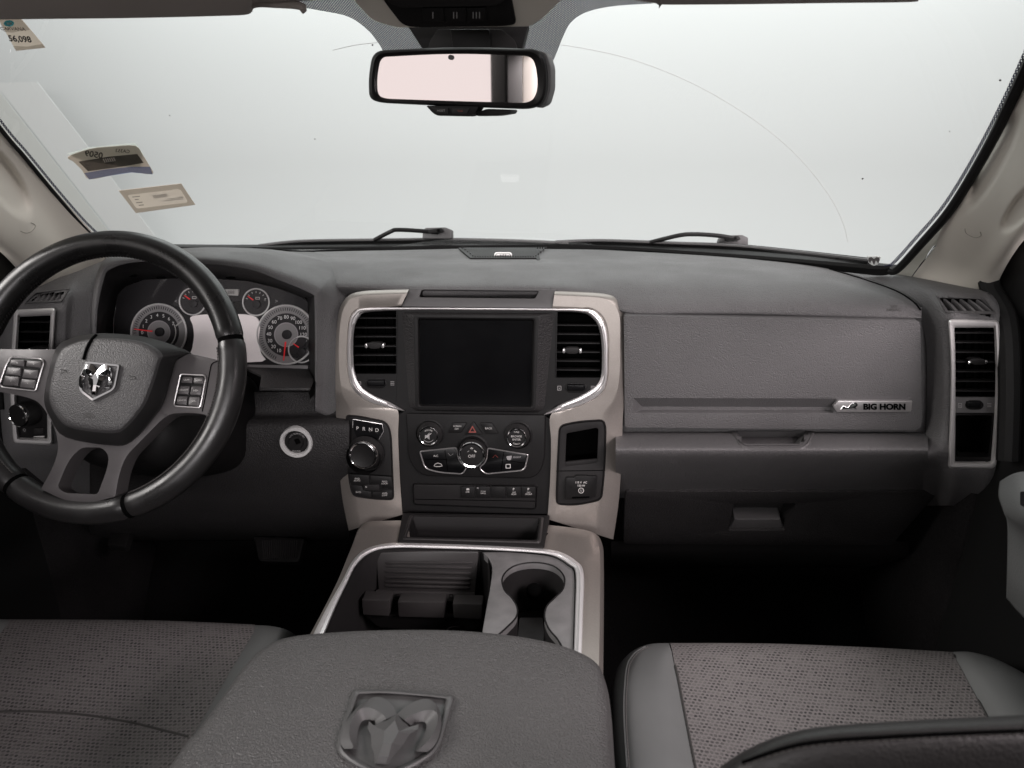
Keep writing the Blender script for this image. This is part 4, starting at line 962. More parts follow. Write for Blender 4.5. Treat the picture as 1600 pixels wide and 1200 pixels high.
YS = rpoly([(82, 655), (90, 686), (91, 706), (82, 732), (64, 764), (100, 782), (140, 786), (180, 776), (186, 740), (197, 712), (214, 695), (252, 656), (262, 648), (240, 640), (160, 640)], [2, 8, 12, 15, 2, 15, 15, 2, 15, 12, 12, 10, 2, 2, 2], 4)
plate('lower_spoke', WP, YS, -.012, .0125, 'spoke', SW, bev=.005, seg=3, hole=SLOT)
# airbag cover
AO = [(87, 545), (110, 529), (140, 522), (175, 521), (225, 526), (265, 537), (292, 551), (275, 562), (266, 590), (256, 625), (243, 648), (205, 690), (172, 696), (102, 683), (80, 655), (69, 628), (73, 595)]
AF = [(94, 553), (115, 538), (143, 531), (177, 530), (219, 535), (238, 545), (245, 556), (244, 567), (238, 588), (229, 612), (219, 634), (198, 660), (178, 672), (121, 667), (97, 658), (80, 630), (80, 600)]
ao_, af_ = cr(AO, 4, True), cr(AF, 4, True); cx, cy = centre(af_)
bm = bmesh.new(); rings = []
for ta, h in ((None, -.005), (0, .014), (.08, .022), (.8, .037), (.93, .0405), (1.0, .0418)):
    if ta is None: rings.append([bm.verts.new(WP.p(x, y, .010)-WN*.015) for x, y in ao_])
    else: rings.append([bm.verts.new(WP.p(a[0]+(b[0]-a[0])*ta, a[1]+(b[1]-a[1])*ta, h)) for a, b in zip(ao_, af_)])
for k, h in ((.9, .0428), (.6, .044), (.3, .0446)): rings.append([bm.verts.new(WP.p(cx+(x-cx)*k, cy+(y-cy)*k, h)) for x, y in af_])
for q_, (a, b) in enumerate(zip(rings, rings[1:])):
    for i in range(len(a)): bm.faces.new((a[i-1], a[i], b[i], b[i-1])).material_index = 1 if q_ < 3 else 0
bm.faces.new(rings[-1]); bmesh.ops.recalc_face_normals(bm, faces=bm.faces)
ab = from_bm('airbag_cover', bm, 'airbag', SW, angle=60); ab.data.materials.append(MATS['airbag_edge_shaded']); AB = Surf(ab)
tube('cover_groove', [AB.p(x, y, .0) for x, y in cr([(150, 524), (143, 532), (136, 545), (131, 562)], 4)], .0022, 'void', ab, seg=6)
text('SRS\nAIRBAG', AB, 138, 649, 3.6, 'stitch_dark', ab, sx=1.1)
for x, y in ((100, 579), (207, 589)): tube('horn_mark', [AB.p(x+dx, y+dy, .0003) for dx, dy in ((-5, -2), (-1, 0), (3, -1), (5, 3), (-1, 3), (-4, 4))], .0004, 'stitch_dark', ab, seg=4)
# ram head emblem (shared by wheel and console lid); drawn in the lid emblem's measure, crown at 0,0
def canon(p): dx, dy = p[0]-800, p[1]-375; y = (dy-.04*dx)/1.0127; return (dx+.317*y, y)
HORN = dict(o=[(800, 375), (765, 295), (700, 228), (620, 194), (530, 205), (430, 265), (350, 345), (290, 425), (245, 520), (217, 620), (222, 690), (250, 735)],
            c=[(690, 425), (660, 380), (600, 340), (545, 315), (470, 302), (400, 330), (350, 395), (318, 470), (305, 560), (315, 640), (345, 700), (330, 735)],
            i=[(580, 480), (570, 440), (545, 440), (515, 430), (475, 430), (440, 445), (415, 480), (400, 530), (390, 590), (386, 650), (384, 700), (380, 735)])
HEAD = [(800, 375), (870, 440), (930, 505), (1030, 478), (1020, 530), (935, 580), (860, 700), (775, 800), (715, 895), (570, 890), (560, 780), (535, 700), (530, 590), (495, 520), (510, 445), (560, 490), (600, 470)]
def ram(map_, s, h, hk, m, par):
    def bridge(polys, hs, name):
        bm = bmesh.new(); rows = [[bm.verts.new(s.p(*map_(q), h+hh*hk)) for q in pl] for pl, hh in zip(polys, hs)]
        for a, b in zip(rows, rows[1:]):
            for i in range(1, len(a)): bm.faces.new((a[i-1], a[i], b[i], b[i-1]))
        bmesh.ops.recalc_face_normals(bm, faces=bm.faces)
        return from_bm(name, bm, m, par, angle=25)
    for sg in (1, -1):
        P = [[(sg*canon(p)[0], canon(p)[1]) for p in cr(HORN[k], 3)] for k in 'oci']
        bridge([P[0], P[0], P[1], P[2], P[2]], (0, .6, 1.05, .35, 0), 'horn')
    H = [canon(p) for p in HEAD]; c = (0, 260)
    bm = bmesh.new(); lo = [bm.verts.new(s.p(*map_(p), h)) for p in H]; hi = [bm.verts.new(s.p(*map_(p), h+.75*hk)) for p in H]
    # bony ridge down the face
    R = [bm.verts.new(s.p(*map_(p), h+z*hk)) for p, z in (((0, 60), 1.6), ((-75, 175), 1.5), ((75, 175), 1.5), ((-45, 300), 1.7), ((45, 300), 1.7), ((-50, 440), 1.5), ((50, 440), 1.5), ((-45, 505), .9), ((45, 505), .9))]
    L = len(H)
    for i in range(L): bm.faces.new((lo[i-1], lo[i], hi[i], hi[i-1]))
    right = [0, 1, 2, 3, 4, 5, 6, 7, 8]; left = [0, 16, 15, 14, 13, 12, 11, 10, 9]
    rr = [0, 2, 4, 6, 8]; lr = [0, 1, 3, 5, 7]
    def fan(edge, rid):
        bm.faces.new([hi[edge[0]], hi[edge[1]], hi[edge[2]], R[rid[1]], R[rid[0]]])
        bm.faces.new([hi[edge[2]], hi[edge[3]], hi[edge[4]], hi[edge[5]], R[rid[1]]])
        bm.faces.new([hi[edge[5]], hi[edge[6]], R[rid[2]], R[rid[1]]])
        bm.faces.new([hi[edge[6]], hi[edge[7]], R[rid[3]], R[rid[2]]])
        bm.faces.new([hi[edge[7]], hi[edge[8]], R[rid[4]], R[rid[3]]])
    fan(right, rr); fan(left, lr)
    bm.faces.new([R[0], R[1], R[2]]); bm.faces.new([R[1], R[2], R[4], R[3]]); bm.faces.new([R[3], R[4], R[6], R[5]]); bm.faces.new([R[5], R[6], R[8], R[7]]); bm.faces.new([R[7], R[8], hi[8], hi[9]])
    bmesh.ops.recalc_face_normals(bm, faces=bm.faces)
    from_bm('ram_head', bm, m, par, angle=12)
EP = Plane(AB.p(156, 592), WN)
shield = [(133, 564), (187, 569.5), (179.5, 609), (144, 627), (121.5, 610)]
sh_o = rpoly(shield, [3, 3, 8, 2, 8], 5); sh_i = rpoly([(137, 568.5), (183, 573), (176, 606.5), (144.5, 621.5), (126.5, 607.5)], [2, 2, 7, 1, 7], 5)
em = plate('emblem', EP, sh_o, -.004, .0012, 'airbag', ab)
band('shield_rim', EP, sh_o, sh_i, [(0, .0005), (.15, .0032), (.8, .0034), (1, .001)], 'chrome', em, angle=30)
ram(lambda p: (151+p[0]*.306/6-p[1]*.14*.416/6, 580.8+p[1]*.416/6+p[0]*.05*.306/6), EP, .0012, .0045, 'chrome', em)
# thumb switches
def pad_buttons(ring, cells, lab):
    q = rpoly(ring, 4, 4)
    p_ = plate('switch_pad', WP, q, .006, .0135, 'black', SW, bev=.001); tag(p_, lab)
    tube('chrome_outline', [WP.p(x, y, .0137) for x, y in q], .001, 'satin', p_, closed=True, seg=6)
    for poly, tx in cells:
        b = plate('button', WP, rpoly(poly, 2, 3), .012, .0165, 'spoke', p_, bev=.0012)
        cx, cy = centre(poly)
        if tx: text(tx, WP, cx, cy, 2.6, 'print', b, h=.0169, rot=-3)
f6 = lambda pts: zz(0, 520, 6, pts)
pad_buttons(f6([(105, 228), (385, 243), (412, 268), (332, 545), (18, 508), (-6, 480), (58, 300)]), [
    (f6([(100, 250), (230, 255), (222, 318), (82, 300)]), 'x('), (f6([(250, 257), (392, 265), (378, 330), (240, 315)]), 'C'),
    (f6([(68, 320), (200, 328), (188, 405), (48, 390)]), '^'), (f6([(222, 340), (362, 350), (340, 432), (205, 420)]), '>'),
    (f6([(42, 402), (182, 412), (165, 500), (22, 490)]), 'v'), (f6([(198, 430), (338, 442), (318, 525), (182, 510)]), '<')], 'six-button pad on the left spoke')
f4 = lambda pts: zz(0, 360, 4, pts)
pad_buttons(f4([(1128, 898), (1278, 905), (1286, 925), (1250, 1108), (1092, 1098), (1088, 1080)]), [
    (f4([(1142, 912), (1204, 915), (1198, 956), (1128, 950)]), 'GEAR-'), (f4([(1212, 916), (1272, 918), (1272, 958), (1206, 957)]), 'GEAR+'),
    (f4([(1124, 970), (1186, 972), (1176, 1026), (1110, 1022)]), 'ON/OFF'), (f4([(1196, 972), (1262, 974), (1252, 1030), (1186, 1028)]), 'RES+'),
    (f4([(1108, 1034), (1172, 1036), (1164, 1092), (1098, 1086)]), 'CANCEL'), (f4([(1182, 1038), (1250, 1040), (1240, 1100), (1174, 1094)]), 'SET-')], 'six-button pad on the right spoke')
SC_ = thing('steering_column', 'black steering column shroud behind the wheel', 'steering column', WC-WN*.12)
rings = []
for h, ru, rv, dz in ((-.03, .06, .05, 0), (-.05, .085, .075, 0), (-.11, .10, .085, -.005), (-.2, .105, .09, -.005), (-.27, .10, .085, 0)):
    rings.append([WC+WN*h+WU*(ru*math.copysign(abs(math.cos(t))**.6, math.cos(t)))+WV*(rv*math.copysign(abs(math.sin(t))**.6, math.sin(t))+dz-.035) for t in [2*math.pi*k/20 for k in range(20)]])
loft('shroud', rings, 'black', SC_, nu=2, nv=3, closed=True)
st = [WC+WN*-.075+WU*.09+WV*.02, WC+WN*-.07+WU*.14+WV*.03, WC+WN*-.068+WU*.165+WV*.033]

# ================================================================ CENTRE CONSOLE
ZC = .475
CN = thing('centre_console', 'silver framed centre console with cup holder and grey leather armrest lid', 'console', (0, .7, .02))
CP = Plane((0, 0, ZC), (0, 0, 1))
CO_ = [(455, 1040), (475, 1004), (500, 958), (526, 905), (548, 850), (564, 812), (600, 806), (700, 806), (800, 809), (856, 812), (925, 822), (941, 838), (944, 870), (944, 960), (943, 1045), (942, 1090)]
CM_ = [(468, 1040), (491, 991), (512, 950), (535, 910), (552, 877), (574, 858), (614, 849), (690, 850), (761, 853), (830, 857), (871, 862), (899, 877), (911, 897), (910, 960), (908, 1027), (907, 1070)]
CI_ = [(484, 1040), (507, 991), (524, 950), (543, 910), (557, 883), (580, 864), (614, 857), (690, 858), (761, 860), (830, 864), (864, 869), (889, 883), (899, 897), (898, 960), (896, 1023), (895, 1066)]
co, cm, ci = cr(CO_, 5), cr(CM_, 5), cr(CI_, 5)
bm = bmesh.new(); rows = []
for (ax, ay), (bx, by) in zip(co, cm):
    a = CP.p(ax, ay); b = CP.p(bx, by); r = []
    for t, dz in ((0, -.46), (0, -.03), (.0, -.012), (.08, -.005), (.2, -.001), (.45, .0), (1, .0015), (1, -.01)):
        q = a+(b-a)*t; q.z += dz; r.append(bm.verts.new(q))
    rows.append(r)
for a, b in zip(rows, rows[1:]):
    for k in range(7):
        qx, qy = proj((a[k].co+b[k+1].co)/2)
        if k and 634 < qx < 846 and qy < 848: continue
        bm.faces.new((a[k], b[k], b[k+1], a[k+1])).material_index = 1 if k == 0 else 0
bmesh.ops.recalc_face_normals(bm, faces=bm.faces)
o = from_bm('silver_surround', bm, 'silver', CN, angle=30); o.data.materials.append(MATS['black_soft'])
band('chrome_trim', CP, [(x-(1.5 if x < 700 else -1.5), y-1) for x, y in cm], ci, [(0, .0), (.12, .005), (.45, .006), (.55, .0045), (.85, .0035), (1, -.004)], 'trim_bright', CN, closed=False, angle=50)
band('tray_rim', CP, ci, [(x+(700-x)*.012, y+3) for x, y in ci], [(0, -.002), (1, -.005)], 'black', CN, closed=False)
# front cubby
CB = rpoly([(629, 801), (859, 805), (850, 855), (621, 847)], 3, 3); CBH = rpoly([(645, 807), (843, 810), (839, 844), (634, 839)], 4, 3)
cb = plate('cubby_bezel', CP, CB, -.03, .004, 'black_soft', CN, bev=.0015, hole=CBH)
band('cubby_rim', CP, rpoly([(640, 804), (850, 807), (845, 849), (628, 843)], 4, 3), CBH, [(0, .004), (.5, .0065), (1, .003)], 'tray', cb)
recess('cubby_pocket', CP, CBH, .003, .06, 'black', cb, .9)
plate('cubby_mat', CP, rpoly([(655, 812), (838, 815), (834, 842), (650, 838)], 4, 3), -.058, -.05, 'black_soft', cb, bev=.002)
# storage tray with ribbed flap and coin tray
TW_ = [(484, 1050), (507, 991), (524, 950), (543, 910), (557, 883), (580, 864), (614, 858), (690, 859), (752, 861), (764, 880), (765, 920), (760, 960), (755, 1000), (750, 1050)]
recess('storage_tray', CP, cr(TW_, 3), -.002, .13, 'black_soft', CN, .97)
FPn = plane3(PZ(592, 866, .466), PZ(748, 870, .466), PZ(590, 930, .405))
fp = plate('ribbed_flap', FPn, rpoly([(588, 864), (660, 861), (748, 862), (744, 905), (740, 941), (592, 936), (590, 900)], [4, 40, 3, 20, 2, 2, 20], 4), -.004, .001, 'tray', CN, bev=.001)
for i, y in enumerate((878, 886, 894.5, 903, 910.5, 917)):
    x0, x1 = 601, 738-i*.9
    tube('ridge', [FPn.p(x0+(x1-x0)*t, y-2+(t*3.5 if i else 3), .0014) for t in (0, .03, .5, .97, 1)], [.0006, .0022, .0024, .0022, .0006], 'tray', fp, seg=8)
plate('flap_foot', plane3(FPn.p(590, 925, .002), FPn.p(745, 930, .002), PZ(590, 938, .400)), [(588, 922), (742, 926), (741, 942), (586, 936)], -.002, .002, 'tray', fp, bev=.001)
for x in (621, 705): band('clip', FPn, rect(x-3, 928, x+3, 935, .5, 1), rect(x-1.6, 929.5, x+1.6, 933.5, .5, 1), [(0, .007), (1, .007)], 'black', fp)
CTP = plane3(PZ(566, 948, .412), PZ(750, 952, .412), PZ(566, 965, .395))
for x0, x1, ya, yb in ((565, 609, 937, 963), (621, 695, 940, 966), (707, 754, 943, 968)):
    c_ = plate('coin_block', CTP, rpoly([(x0, ya), (x1, ya+1), (x1-1, yb), (x0+2, yb-2)], 2, 3), -.02, .004, 'tray', CN, bev=.003)
    plate('block_top', plane3(PZ(x0, ya, .412), PZ(x1, ya, .412), PZ(x0, ya+6, .409)), [(x0+1, ya-1), (x1-1, ya), (x1-1, ya+5), (x0+1, ya+4)], -.002, .002, 'tray', c_, bev=.001)
plate('coin_tray', plane3(PZ(566, 965, .39), PZ(750, 968, .39), PZ(580, 985, .37)), rpoly([(568, 960), (752, 964), (742, 985), (700, 990), (590, 980)], 6, 3), -.01, 0, 'black', CN, bev=.002)
so_ = circ(711, 986, 14, 8, 16)
o = band('socket', plane3(PZ(700, 985, .38), PZ(722, 985, .38), PZ(710, 995, .365)), so_, circ(711, 986, 10, 5.5, 16), [(0, 0), (.5, .003), (1, -.004)], 'black_soft', CN)
# wall between tray and cup holders
rows = [[PZ(*p, ZC-.003) for p in [(750, 862), (762, 870), (768, 884), (765, 920), (760, 960), (754, 1000), (748, 1050)]], [PZ(*p, ZC-.003)-V((0.003, 0, .12)) for p in [(748, 862), (757, 870), (763, 884), (760, 920), (755, 960), (749, 1000), (743, 1050)]]]
loft('tray_wall', rows, 'black', CN, nu=4, nv=2)
# cup holder plate with keyhole cut-out
cpo = cr([(754, 862.5), (790, 862), (830, 865), (864, 870), (888, 884), (897.5, 898), (897, 960), (895, 1023), (893, 1080)], 4)+cr([(745, 1080), (752, 1000), (759, 955), (766, 915), (769, 886), (763, 872)], 3)
ch = cr([(833, 879), (802, 885), (785, 902), (788, 922), (800, 935), (808, 950), (806, 965), (790, 982), (774, 997), (765, 1015), (770, 1045), (820, 1060), (872, 1045), (880, 1020), (872, 1000), (858, 983), (851, 965), (854, 948), (866, 935), (880, 920), (881, 900), (864, 884)], 4, True)
cpl = plate('cup_holder_plate', CP, cpo, -.012, -.002, 'cup', CN, bev=.0015, hole=ch)
recess('cup_well', CP, ch, -.004, .075, 'black_soft', cpl, .93)
tube('cup_lip', [CP.p(x, y, -.0025) for x, y in ch], .0011, 'black', cpl, closed=True, seg=6)
plate('well_mat', Plane((0, 0, ZC-.07), (0, 0, 1)), rpoly([(812, 965), (848, 965), (853, 1030), (806, 1030)], 3, 3), 0, .002, 'cup', cpl)
lathe('cup_grip', PZ(835, 922, .445), V((.05, -.6, .8)), [(.011, -.01), (.011, -.002), (.009, .004), (.004, .007), (0, .0075)], 'void', cpl)
# padded lid
ZL = .545
OLd = [(265, 1205), (300, 1160), (345, 1100), (380, 1052), (410, 1023), (450, 1006), (520, 998), (600, 994), (700, 994), (780, 1000), (850, 1011), (905, 1027), (937, 1047), (950, 1075), (957, 1120), (963, 1205)]
ol = [PZ(x, y, ZL-.02) for x, y in OLd]
ol = [V((ol[0].x-.004, .22, ZL-.02))]+ol+[V((ol[-1].x+.004, .22, ZL-.02))]
ol = cr(ol, 4)+[V((.0, .20, ZL-.02))]
ctr = V((.015, .42, 0))
bm = bmesh.new(); rings = []
for k, z in ((.93, ZL-.075), (.985, ZL-.07), (1.0, ZL-.058), (1.0, ZL-.03), (.992, ZL-.019), (.972, ZL-.0095), (.94, ZL-.0045), (.88, ZL-.0015), (.7, ZL), (.4, ZL+.0005), (.15, ZL+.0008)):
    r = []
    for p in ol:
        d = V((p.x, p.y, 0))-ctr; L_ = d.length; s_ = 1-(1-k)*.17/max(L_, .05) if k > .85 else k*(1-(.12)*.17/max(L_, .05))/.88*1.0
        r.append(bm.verts.new(V((ctr.x+d.x*s_, ctr.y+d.y*s_, z))))
    rings.append(r)
for a, b in zip(rings, rings[1:]):
    for i in range(len(a)): bm.faces.new((a[i-1], a[i], b[i], b[i-1]))
bm.faces.new(rings[-1]); bm.faces.new(rings[0][::-1]); bmesh.ops.recalc_face_normals(bm, faces=bm.faces)
lid = from_bm('armrest_lid', bm, 'lid', CN, angle=70); tag(lid, 'padded grey leather armrest lid with moulded ram head emblem'); LID = Surf(lid)
boxm('console_bin', (-.12, .24, .02), (.145, .60, ZL-.07), 'black_soft', CN, bev=.01)
# moulded emblem on the lid
EL_ = Plane((0, 0, LID.p(620, 1140).z), (0, 0, 1))
fe = lambda pts: zz(500, 1060, 6.667, pts)
seo = rpoly(fe([(350, 118), (720, 105), (1405, 178), (1250, 740), (1060, 885), (700, 1060), (320, 890), (150, 740)]), [6, 60, 6, 20, 20, 10, 20, 20], 6)
sei = rpoly(fe([(400, 168), (720, 155), (1315, 215), (1190, 700), (1020, 830), (690, 985), (380, 840), (225, 690)]), [4, 60, 4, 20, 20, 10, 20, 20], 6)
em = plate('emblem', EL_, seo, -.004, .0006, 'emblem_rubber', lid, bev=.0005)
band('shield_rim', EL_, seo, sei, [(0, .0004), (.12, .0036), (.5, .005), (.85, .004), (1, .0006)], 'emblem_rubber', em, angle=50)
ram(lambda p: (620+(p[0]-.317*p[1])/6.667, 1116.2+(p[1]+.04*p[0])/6.667), EL_, .0006, .010, 'emblem_rubber', em)

# ================================================================ SEATS
ZS = .40
ps = thing('passenger_seat', 'passenger seat cushion with patterned fabric insert and grey bolsters right of the console', 'seat', (.42, .5, .02))
ins_l = [(1044, 1024, .33), (1045.5, 1005, .388), (1050, 1016, .405), (1058, 1060, .408), (1070, 1125, .406), (1085, 1205, .404), (1100, 1290, .40)]
ins_m = [(1200, 1026, .33), (1200, 1006, .388), (1205, 1016, .405), (1212, 1060, .402), (1225, 1125, .397), (1240, 1205, .393), (1260, 1290, .39)]
ins_n = [(1360, 1032, .33), (1360, 1012, .388), (1366, 1022, .405), (1380, 1066, .402), (1400, 1128, .397), (1425, 1205, .393), (1450, 1290, .39)]
ins_r = [(1489, 1040, .33), (1489, 1019, .388), (1495, 1032, .405), (1515, 1070, .408), (1545, 1125, .406), (1590, 1205, .404), (1635, 1290, .40)]
cols = [ins_l, ins_m, ins_n, ins_r]
fab = loft('seat_insert', [[PZ(*c) for c in col] for col in cols], 'fabric', ps, nu=6, nv=8)
FAB = Surf(fab)
lb = [[(958, 1290, .30), (958, 1200, .30), (956, 1120, .30), (957, 1075, .30), (967, 1040, .30), (990, 1022, .30), (1044, 1030, .30)],
      [(966, 1290, .38), (963, 1200, .38), (960, 1120, .38), (961, 1070, .375), (975, 1030, .37), (1005, 1010, .37), (1044, 1015, .37)],
      [(985, 1290, .408), (980, 1200, .408), (975, 1120, .408), (976, 1068, .405), (992, 1025, .398), (1015, 1007, .392), (1045, 1005, .39)],
      [(1010, 1290, .418), (1006, 1200, .418), (998, 1120, .418), (996, 1070, .415), (1006, 1030, .408), (1023, 1012, .402), (1046, 1008, .40)],
      [(1060, 1290, .416), (1048, 1205, .418), (1038, 1125, .418), (1032, 1066, .416), (1034, 1032, .412), (1040, 1015, .406), (1047, 1011, .402)],
      [(1101, 1290, .399), (1086, 1205, .403), (1071, 1125, .405), (1059, 1062, .407), (1052, 1030, .406), (1049, 1016, .404), (1047, 1012, .40)]]
lbo = loft('bolster', [[PZ(*c) for c in r] for r in lb], 'bolster', ps, nu=5, nv=5)
LBS = Surf(lbo)
rb = [[(1488, 1042, .33), (1488, 1019, .388), (1494, 1030, .404), (1514, 1068, .407), (1544, 1123, .405), (1589, 1203, .403), (1634, 1290, .40)],
      [(1520, 1044, .33), (1520, 1020, .39), (1524, 1030, .412), (1545, 1066, .420), (1575, 1120, .420), (1620, 1200, .42), (1670, 1290, .42)],
      [(1560, 1062, .33), (1565, 1035, .385), (1575, 1045, .41), (1595, 1080, .418), (1620, 1120, .42), (1670, 1200, .42), (1720, 1290, .42)],
      [(1600, 1090, .30), (1620, 1070, .36), (1640, 1080, .385), (1660, 1110, .39), (1680, 1140, .39), (1720, 1210, .39), (1780, 1290, .39)],
      [(1610, 1110, .2), (1650, 1110, .25), (1690, 1110, .28), (1700, 1130, .28), (1720, 1150, .28), (1760, 1220, .28), (1820, 1290, .28)]]
loft('bolster', [[PZ(*c) for c in r] for r in rb], 'bolster', ps, nu=5, nv=5)
def stitches(name, s, path, step, ln, r, m, par, h=.0006):
    bm = bmesh.new(); P = [s.p(x, y, h) for x, y in cr(path, 8)]; acc = 0
    pts = []; 
    for a, b in zip(P, P[1:]):
        d = (b-a).length
        while acc < d: pts.append((a+(b-a)*(acc/d), (b-a).normalized())); acc += step
        acc -= d
    for p, t in pts: tube('', [p-t*ln/2, p+(CAM-p).normalized()*r*.6, p+t*ln/2], r, None, seg=4, bm=bm)
    o = from_bm(name, bm, m, par); tag(o, kind='stuff'); return o
WELT = [(1008, 1011), (992, 1021), (980, 1040), (976, 1075), (975, 1120), (980, 1200)]
tube('welt', [LBS.p(x, y, .0) for x, y in cr(WELT, 6)], .0016, 'bolster', ps, seg=6)
stitches('stitching', LBS, [(x+4, y+1) for x, y in WELT], .0045, .003, .0005, 'stitch', ps, .0008)
tube('insert_seam', [FAB.p(x, y, .0005) for x, y in cr([(1048, 1012), (1060, 1062), (1072, 1125), (1087, 1200)], 6)], .0012, 'stitch_dark', ps, seg=6)
tube('insert_seam', [FAB.p(x, y, .0005) for x, y in cr([(1491, 1024), (1513, 1066), (1543, 1122)], 6)], .0012, 'stitch_dark', ps, seg=6)
def backrest(x0, x1, par, top=.95):  # unseen backrests, added and sized to shade the footwells and lower dash
    bm = bmesh.new(); bmesh.ops.create_cube(bm, size=1)
    for v in bm.verts:
        z = .42 if v.co.z < 0 else top; t = (z-.42)/.53
        v.co = V((x0+(x1-x0)*(v.co.x+.5)*(1-.08*t)+.02*t, .20-.22*t+(-.13 if v.co.y < 0 else 0), z))
    bmesh.ops.bevel(bm, geom=list(bm.edges), offset=.045, segments=4, profile=.5, affect='EDGES')
    return from_bm('backrest', bm, 'bolster', par, angle=60)
backrest(.20, .68, ps)
boxm('cushion_base', (.17, .15, .06), (.68, .80, .34), 'black_soft', ps, bev=.03)
# near backrest wing, out of focus
ar = thing('armrest', 'dark stitched padded armrest rising in front of the patterned passenger seat cushion', 'armrest', (.36, .3, .55))
q = [[(1095, 1225, .36), (1160, 1185, .36), (1250, 1155, .36), (1400, 1142, .36), (1620, 1130, .36)], [(1105, 1215, .345), (1165, 1172, .345), (1255, 1140, .345), (1400, 1127, .345), (1620, 1116, .345)],
     [(1115, 1225, .325), (1180, 1180, .325), (1265, 1153, .325), (1400, 1141, .325), (1620, 1131, .325)], [(1130, 1280, .315), (1190, 1240, .315), (1270, 1215, .315), (1400, 1200, .315), (1620, 1190, .315)], [(1150, 1380, .31), (1200, 1350, .31), (1280, 1330, .31), (1400, 1320, .31), (1620, 1310, .31)]]
aro = loft('pad', [[PY(*c) for c in r] for r in q], 'seat_black', ar, nu=6, nv=6, solid=.02)
ARS = Surf(aro)
tube('seam', [ARS.p(x, y, .0) for x, y in cr([(1160, 1192), (1255, 1163), (1400, 1151), (1600, 1142)], 6)], .0012, 'void', ar, seg=6)
stitches('stitching', ARS, [(1160, 1197), (1255, 1168), (1400, 1156), (1600, 1147)], .004, .0028, .0004, 'stitch_dark', ar)

ds = thing('driver_seat', 'driver seat cushion with dark patterned fabric insert left of the console', 'seat', (-.42, .5, .02))
dcols = [[(-120, 990, .33), (-110, 968, .388), (-115, 980, .404), (-150, 1040, .404), (-190, 1110, .40), (-240, 1200, .398), (-300, 1290, .396)],
         [(60, 990, .33), (62, 968.5, .388), (60, 980, .404), (40, 1040, .402), (10, 1113, .394), (-20, 1200, .396), (-50, 1290, .394)],
         [(240, 993, .33), (240, 970, .388), (240, 981, .404), (225, 1040, .402), (195, 1128, .394), (160, 1200, .396), (130, 1290, .394)],
         [(398, 998, .33), (398, 976, .388), (395, 990, .405), (365, 1040, .406), (310, 1135, .402), (265, 1205, .40), (215, 1290, .398)]]
df = loft('seat_insert', [[PZ(*c) for c in col] for col in dcols], 'fabric', ds, nu=6, nv=8); DF = Surf(df)
tube('insert_seam', [DF.p(x, y, -.0004) for x, y in cr([(-10, 1112), (60, 1112), (130, 1117), (200, 1128), (250, 1140), (294, 1151)], 6)], .0016, 'stitch_dark', ds, seg=6)
db = [[(397, 1000, .33), (397, 977, .388), (394, 990, .404), (364, 1040, .405), (309, 1135, .401), (264, 1205, .399), (214, 1290, .397)],
      [(425, 1000, .33), (424, 979, .39), (420, 988, .412), (395, 1040, .416), (345, 1135, .416), (300, 1205, .416), (260, 1290, .416)],
      [(448, 1005, .33), (448, 985, .385), (446, 992, .402), (430, 1040, .405), (385, 1135, .405), (345, 1205, .405), (300, 1290, .405)],
      [(458, 1012, .28), (462, 995, .30), (462, 1000, .31), (445, 1050, .31), (405, 1140, .31), (370, 1205, .31), (330, 1290, .31)]]
loft('bolster', [[PZ(*c) for c in r] for r in db], 'bolster', ds, nu=5, nv=5)
db = [[(14, 990, .33), (14, 969, .388), (8, 980, .4045), (-40, 1040, .405), (-100, 1135, .401)], [(-30, 990, .33), (-20, 968, .392), (-30, 978, .415), (-70, 1040, .418), (-150, 1135, .418)], [(-70, 995, .28), (-60, 975, .36), (-70, 985, .37), (-110, 1050, .38), (-200, 1140, .38)]]
loft('bolster', [[PZ(*c) for c in r] for r in db], 'bolster', ds, nu=5, nv=5)
backrest(-.68, -.20, ds, .84)
boxm('cushion_base', (-.68, .15, .06), (-.16, .80, .34), 'black_soft', ds, bev=.03)

# rear left pillar of the cab (seen in the mirror)
rp = thing('rear_pillar', 'rear cab pillar with dark seal and beige trim reflected in the rear view mirror', 'pillar trim', (-.76, -.8, .88))
boxm('pillar_seal', (-.80, -.79, .86), (-.735, -.665, 1.30), 'rubber', rp, bev=.01)
boxm('pillar_trim', (-.80, -.93, .86), (-.74, -.792, 1.30), 'beige', rp, bev=.01)

# ================================================================ PEDALS
pd = thing('brake_pedal', 'dark ribbed brake pedal in the shade left of the console', 'pedal', (-.4, 1.2, .1))
PP = plane3(PY(398, 845, 1.18), PY(474, 848, 1.18), PY(405, 878, 1.15))
plate('pedal_pad', PP, rpoly([(396, 838), (476, 841), (467, 879), (404, 877)], [4, 4, 7, 7], 4), -.012, .004, 'black', pd, bev=.003)
for i in range(16):
    x = 410+i*3.6; plate('tread_rib', PP, [(x-.9, 844), (x+.9, 844), (x*.93+435*.07+.9, 873), (x*.93+435*.07-.9, 873)], .003, .0062, 'black_soft', pd)
tube('pedal_arm', [PP.p(440, 850, -.01), PP.p(445, 800, -.03), PP.p(450, 760, -.05)], .008, 'black', pd)
pd = thing('parking_brake_pedal', 'small dark pedal under the bottom of the steering wheel', 'pedal', (-.6, 1.2, .1))
PP = plane3(PY(168, 830, 1.17), PY(205, 830, 1.17), PY(170, 852, 1.14))
plate('pedal_pad', PP, rpoly([(176, 818), (207, 820), (196, 854), (167, 851)], 3, 3), -.012, .004, 'black', pd, bev=.003)
tube('pedal_arm', [PP.p(190, 830, -.01), PP.p(195, 790, -.03), PP.p(200, 750, -.05)], .008, 'black', pd)

